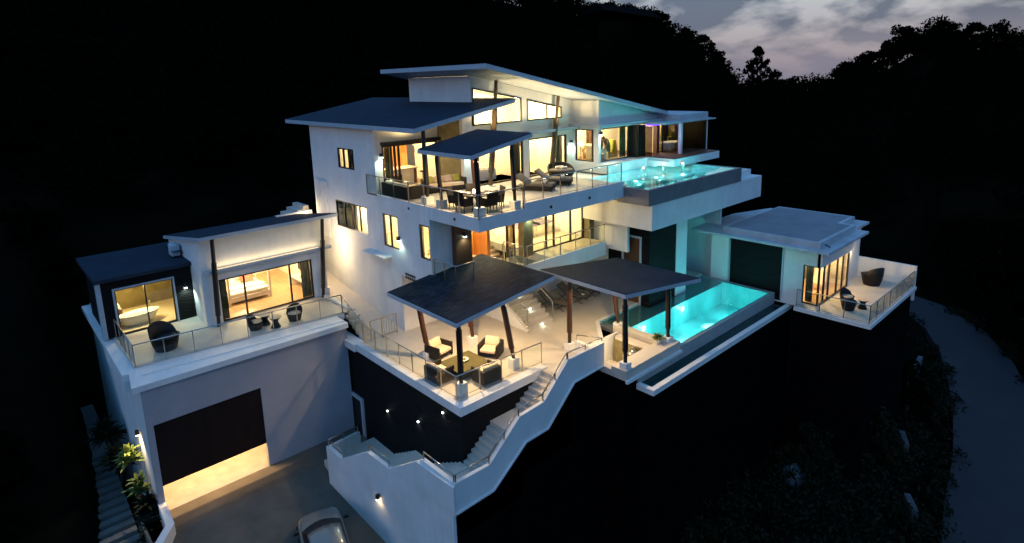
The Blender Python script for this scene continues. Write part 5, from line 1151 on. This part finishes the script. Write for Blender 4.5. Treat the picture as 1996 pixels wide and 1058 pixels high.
# road on the right
rp = [(25, .2, 3.8), (31, 2.6, 3.8), (36, 3.5, 3.8), (41, 4.2, 3.7), (46, 5.3, 3.6), (51, 6.6, 3.6), (56, 8.2, 3.6), (61, 10.6, 3.5), (65, 14.0, 3.4), (67, 19.0, 3.3)]
b = MB()
for i, (x, y, hw) in enumerate(rp):
    a = rp[max(0, i - 1)]; c = rp[min(len(rp) - 1, i + 1)]; d = Vector((c[0] - a[0], c[1] - a[1])).normalized(); n_ = Vector((-d.y, d.x))
    z = -10.05 + .04 * i; b.v += [(x + n_.x * hw * .55, y + n_.y * hw * .55, z), (x - n_.x * hw * .75, y - n_.y * hw * .75, z), (x + n_.x * hw * .55, y + n_.y * hw * .55, z - 4), (x - n_.x * hw * .75, y - n_.y * hw * .75, z - 4)]
for i in range(len(rp) - 1):
    a = i * 4; b.f += [(a, a + 1, a + 5, a + 4), (a, a + 4, a + 6, a + 2), (a + 1, a + 3, a + 7, a + 5)]
st(b.build('road', 'asphalt', None))
def lowwall(label, pts, zt, th=.3, hh=1.6):
    t = thing('roadside_wall', label, 'wall', (pts[0][0], pts[0][1], zt - hh), 'white walls beside the road')
    b = MB()
    for p, q in zip(pts, pts[1:]):
        d = Vector((q[0] - p[0], q[1] - p[1])).normalized(); n_ = Vector((-d.y, d.x)) * th / 2
        b.hexa([(p[0] + n_.x, p[1] + n_.y, zt - hh), (q[0] + n_.x, q[1] + n_.y, zt - hh), (q[0] - n_.x, q[1] - n_.y, zt - hh), (p[0] - n_.x, p[1] - n_.y, zt - hh)],
               [(p[0] + n_.x, p[1] + n_.y, zt), (q[0] + n_.x, q[1] + n_.y, zt), (q[0] - n_.x, q[1] - n_.y, zt), (p[0] - n_.x, p[1] - n_.y, zt)])
    b.build('wall', 'roadwall', t); return t
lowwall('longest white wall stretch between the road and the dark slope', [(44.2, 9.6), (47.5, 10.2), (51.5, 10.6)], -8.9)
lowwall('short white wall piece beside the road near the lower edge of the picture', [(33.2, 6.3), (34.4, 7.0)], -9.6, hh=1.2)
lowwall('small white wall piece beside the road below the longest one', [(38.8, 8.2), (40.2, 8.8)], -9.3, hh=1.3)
t = thing('boulder', 'pale rounded boulder in the dark below the tall base wall', 'boulder', (36.5, 16.0, -11)); 
b = MB(); rng = random.Random(3)
for i in range(9):
    for j in range(14):
        ph = PI * i / 8; a = 2 * PI * j / 14; r_ = .9 * (1 + .12 * math.sin(3 * a + i)); b.v.append((31.4 + r_ * math.sin(ph) * math.cos(a), 11.8 + r_ * .8 * math.sin(ph) * math.sin(a), -9.7 + r_ * .9 * math.cos(ph)))
for i in range(8):
    for j in range(14): b.f.append((i * 14 + j, i * 14 + (j + 1) % 14, (i + 1) * 14 + (j + 1) % 14, (i + 1) * 14 + j))
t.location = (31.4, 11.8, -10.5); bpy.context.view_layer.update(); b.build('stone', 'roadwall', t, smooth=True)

# =================================================================== TREES
def mesh_np(name, v, f, m):
    me = bpy.data.meshes.new(name); me.vertices.add(len(v)); me.vertices.foreach_set('co', v.astype(np.float32).ravel())
    me.loops.add(f.size); me.loops.foreach_set('vertex_index', f.astype(np.int32).ravel()); me.polygons.add(len(f))
    me.polygons.foreach_set('loop_start', np.arange(0, f.size, 4, dtype=np.int32)); me.polygons.foreach_set('loop_total', np.full(len(f), 4, dtype=np.int32))
    me.update(calc_edges=True); me.materials.append(MAT[m]); return me
def leafcloud(centres, radii, per, size, seed):
    r_ = np.random.RandomState(seed); n = len(centres) * per
    C_ = np.repeat(np.array(centres, float), per, 0); R_2 = np.repeat(np.array(radii, float), per, 0)
    d = r_.normal(size=(n, 3)); d /= np.linalg.norm(d, axis=1)[:, None]; rad = r_.uniform(.55, 1.08, n) ** .8
    p = C_ + d * (R_2 * rad[:, None])
    u = r_.normal(size=(n, 3)); u /= np.linalg.norm(u, axis=1)[:, None]; w2 = np.cross(u, r_.normal(size=(n, 3))); w2 /= np.linalg.norm(w2, axis=1)[:, None]
    s = size * r_.uniform(.5, 1.4, n)[:, None]
    v = np.stack([p - u * s, p + w2 * s * .45, p + u * s, p - w2 * s * .45], 1).reshape(-1, 3)
    return v, np.arange(4 * n).reshape(-1, 4)
def treemesh(seed, H_=8, R0=3, clumps=26, per=90, size=.32, shape='round', cr=.34):
    r_ = random.Random(seed); cs = []; rs = []
    for i in range(clumps):
        a = r_.random() * 2 * PI; u = r_.random() ** .6
        zz_ = r_.uniform(.42, 1.0)
        prof = math.sin(min(1, (1.05 - zz_) / .62) * PI * .5) ** .7 if shape == 'round' else (1.0 if zz_ > .6 else .6)
        rr = R0 * u * prof
        cs.append((rr * math.cos(a), rr * math.sin(a), zz_ * H_)); q = r_.uniform(.45, 1.15) * R0 * cr; rs.append((q, q, q * .7))
    v, f = leafcloud(cs, rs, per, size, seed)
    tr = MB(); tr.tube((0, 0, -1.5), (.1, 0, H_ * .45), R0 * .085, R0 * .05, 8); tr.tube((.1, 0, H_ * .45), (0, .1, H_ * .85), R0 * .05, R0 * .015, 6)
    for c in cs[:9]: z0 = H_ * r_.uniform(.3, .6); tr.tube((.07, 0, z0), c, R0 * .03, R0 * .008, 5)
    return v, f, tr
PROTO = []
for sd, Hh, R0, sh, cl, cr_, pp in ((11, 8, 3.4, 'round', 46, .30, 90), (12, 9.5, 3.0, 'round', 42, .30, 90), (13, 7, 3.8, 'flat', 42, .27, 80), (14, 11, 2.7, 'round', 60, .20, 45)):
    v, f, tr = treemesh(sd, Hh, R0, cl, pp, .30, sh, cr_)
    PROTO.append((mesh_np('crown', v, f, 'leaf_dark'), tr))
TM = []
for k, (me, tr) in enumerate(PROTO):
    o = tr.build('trunk', 'bark', None); TM.append((me, o.data)); bpy.data.objects.remove(o)
def tree(label, x, y, z, s, k, rz=0, group='trees along the skyline', sz=1, name='tree', lib=None):
    t = bpy.data.objects.new(name, None); COL.objects.link(t); t.location = (x, y, z); t.scale = (s, s, s * sz); t.rotation_euler.z = rz
    t['label'] = label; t['category'] = 'tree'
    if group: t['group'] = group
    for nm, me in (('crown', (lib or TM)[k][0]), ('trunk', (lib or TM)[k][1])):
        o = bpy.data.objects.new(nm, me); COL.objects.link(o); o.parent = t
    return t
NEAR = []
for me, tr in TM:
    m2_ = me.copy(); m2_.materials[0] = MAT['leaf']; NEAR.append((m2_, tr))
R3 = random.Random(21)
def at_bearing(px, d):   # horizontal direction of an image column on the ground plane, as a bearing angle
    return None
ridge = np.linspace(.10, .80, 60)
k = 0
for th in ridge:
    rr = 146 + R3.uniform(-8, 6); x, y = rr * math.cos(th), rr * math.sin(th); z = float(ground(x, y))
    s = R3.uniform(.62, 1.05); lab = 'dark bushy tree in the skyline row on the right hill' if th < .385 else ('dark bushy tree in the skyline row on the left hill' if th > .46 else 'dark bushy tree in the skyline row in the saddle between the hills')
    tree(lab, x, y, z - 2.2, s, R3.randrange(3), R3.random() * 6, 'skyline trees on the right hill' if th < .385 else ('skyline trees on the left hill' if th > .46 else 'skyline trees in the saddle'))
def ridge_tree(label, th, rr, s, k_, top_el=None, sz=1):
    x, y = rr * math.cos(th), rr * math.sin(th); z = float(ground(x, y)); tree(label, x, y, z - 2.0, s, k_, 1.3, None, sz)
ridge_tree('lone tall ragged tree standing above the saddle between the hills', math.atan(60 / 125.9), 140, 1.12, 3, sz=1.15)
ridge_tree('broad tree just right of the lone tall tree on the saddle', math.atan(60 / 133.0), 140, .85, 2)
ridge_tree('flat topped tree sticking out on the crest of the right hill', math.atan(.197), 146, .75, 2)
# palm in the saddle
t = thing('palm_tree', 'small palm at the lowest dip of the skyline', 'tree', (0, 0, 0)); MB().tube((0, 0, -1), (.2, 0, 6.5), .2, .12).build('trunk', 'bark', t); b = MB()
for i in range(13):
    a = 2 * PI * i / 13; pr_ = None
    for j in range(5):
        u = j / 4; p = Vector((.2 + math.cos(a) * 2.6 * u, math.sin(a) * 2.6 * u, 6.5 + 1.1 * u - 2.2 * u * u)); w_ = Vector((-math.sin(a), math.cos(a), 0)) * (.34 * (1 - u) + .03)
        if pr_: k = len(b.v); b.v += [tuple(pr_[0] - pr_[1]), tuple(pr_[0] + pr_[1]), tuple(p + w_), tuple(p - w_)]; b.f.append((k, k + 1, k + 2, k + 3))
        pr_ = (p, w_)
b.build('crown', 'leaf_dark', t); th = math.atan(60 / 146.5); t.location = (142 * math.cos(th), 142 * math.sin(th), float(ground(142 * math.cos(th), 142 * math.sin(th))) + .2)
# house roof glimpsed among the trees on the left hill
t = thing('hillside_house', 'grey pitched roof of a house high among the trees on the left hill', 'house', (88, 66, 24))
MB().hexa([(81, 65, 23.6), (90, 60, 22.2), (93, 68, 22.2), (84, 73, 23.6)], [(82.5, 68.5, 25.2), (91, 63.2, 24.0), (91.6, 64.6, 24.0), (83.1, 69.9, 25.2)]).build('roof', 'blackwall', t); MB().box(84, 90, 64, 69, 16, 22.2).build('wall', 'soil', t)
# forest covering the slopes: uncountable
rs_ = np.random.RandomState(5); cs = []
while len(cs) < 1500:
    th = rs_.uniform(-.05, 1.62); rr = 46 + 104 * rs_.rand() ** .85; x, y = rr * math.cos(th), rr * math.sin(th)
    if (x < 44 and y < 43) or (y < 22 and x < 60): continue
    if 46 < x < 84 and abs(y - np.interp(x, [r_[0] for r_ in rp], [r_[1] for r_ in rp])) < 5.5: continue
    cs.append((x, y))
cs = np.array(cs); zc = ground(cs[:, 0], cs[:, 1]) + rs_.uniform(1.5, 4.5, len(cs)); rad = rs_.uniform(1.6, 3.6, len(cs))
v, f = leafcloud(np.column_stack([cs, zc]), np.column_stack([rad, rad, rad * .75]), 230, .30, 9)
o = bpy.data.objects.new('forest', mesh_np('forest', v, f, 'leaf_dark')); COL.objects.link(o); o['kind'] = 'stuff'; o['label'] = 'dense dark forest covering both hillsides'; o['category'] = 'forest'
# near trees at the lower right and by the road
for (lab, x, y, z, s, kk) in (('wide dark tree crown below the tall base wall at the lower right', 36.6, 10.3, -11.5, .62, 0), ('dark rounded tree by the foot of the base wall, nearest the pale boulder', 33.0, 11.4, -12, .5, 1),
                              ('small tree at the lower edge beside the road', 30.8, 9.2, -12.5, .5, 2), ('dark tree between the annex terrace and the road', 43.6, 9.5, -11.2, .5, 1),
                              ('dark round tree overhanging the right side of the road', 60.5, 4.5, -10.8, .85, 0), ('dark tree at the far right edge of the picture beside the road', 55.5, 1.4, -10.8, .85, 2),
                              ('dark tree beyond the bend of the road', 70, 8.5, -10.5, .9, 1), ('dark tree overhanging the garden court at the far left', -1.5, 33, -8.6, .8, 0),
                              ('dark tree behind the bathroom roof at the far left', 2.0, 44, -2.5, .9, 1)):
    tree(lab, x, y, z, s, kk, x, 'trees near the house', lib=NEAR if 5 < x < 42 else TM)
vc = []; rv = np.random.RandomState(8)
for (x0, y0, h0), (x1, y1, h1) in zip(rp, rp[1:]):
    for i in range(16):
        u = rv.rand(); x = x0 + (x1 - x0) * u; y = y0 + (y1 - y0) * u; sgn = rv.choice([-1, 1]); o_ = (h0 * .55 if sgn > 0 else h0 * .78) + abs(rv.normal()) * .9 - .15
        vc.append((x - .2 * sgn * o_, y + sgn * o_, -10.0 + rv.uniform(-.1, .35)))
vc = np.array(vc); rr_ = rv.uniform(.35, 1.0, len(vc)); v, f = leafcloud(vc, np.column_stack([rr_, rr_, rr_ * .7]), 110, .12, 4)
o = bpy.data.objects.new('roadside_undergrowth', mesh_np('roadside_undergrowth', v, f, 'leaf')); COL.objects.link(o); o['kind'] = 'stuff'; o['label'] = 'low dark undergrowth spilling over both edges of the road'; o['category'] = 'undergrowth'
vc = []
for i in range(420):
    x = rv.uniform(21, 50); y = rv.uniform(3, 13.2)
    if abs(y - np.interp(x, [q_[0] for q_ in rp], [q_[1] for q_ in rp])) < 3.2 or (y > 8.9 and 33 < x < 41.7): continue
    vc.append((x, y, float(ground(x, y)) + rv.uniform(0, .6)))
vc = np.array(vc); rr_ = rv.uniform(.4, 1.3, len(vc)); v, f = leafcloud(vc, np.column_stack([rr_, rr_, rr_ * .6]), 110, .13, 6)
o = bpy.data.objects.new('slope_undergrowth', mesh_np('slope_undergrowth', v, f, 'leaf')); COL.objects.link(o); o['kind'] = 'stuff'; o['label'] = 'low dark scrub on the slope below the tall base walls'; o['category'] = 'undergrowth'
# planted border beside the garage
def shrub(label, x, y, z, n, ln, m, name='shrub', group='plants along the garage side wall'):
    t = thing(name, label, 'plant', (x, y, z), group); b = MB(); leaves(b, (x, y, z + .2), n, .5, ln, .09, 1.0); leaves(b, (x, y, z + .7), n // 2, .4, ln * .8, .08, 1.0); b.build('foliage', m, t)
    MB().tube((x, y, z - .6), (x, y, z + .6), .04).build('stem', 'bark', t)
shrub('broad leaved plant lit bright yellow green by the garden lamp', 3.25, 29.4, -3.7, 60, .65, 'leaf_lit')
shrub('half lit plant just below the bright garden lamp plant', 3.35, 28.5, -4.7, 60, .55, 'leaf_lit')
shrub('dark spiky plant in the middle of the garage side border', 3.4, 27.6, -5.4, 110, .8, 'leaf')
shrub('dark spiky plant in the garage side border near the white kerb', 3.35, 26.6, -5.9, 110, .7, 'leaf')
shrub('dark shrub behind the lit plant beside the wing', 3.0, 31.0, -4.6, 120, 1.0, 'leaf')
shrub('dark shrub below the bathroom corner', 2.9, 33.2, -4.2, 120, 1.0, 'leaf')
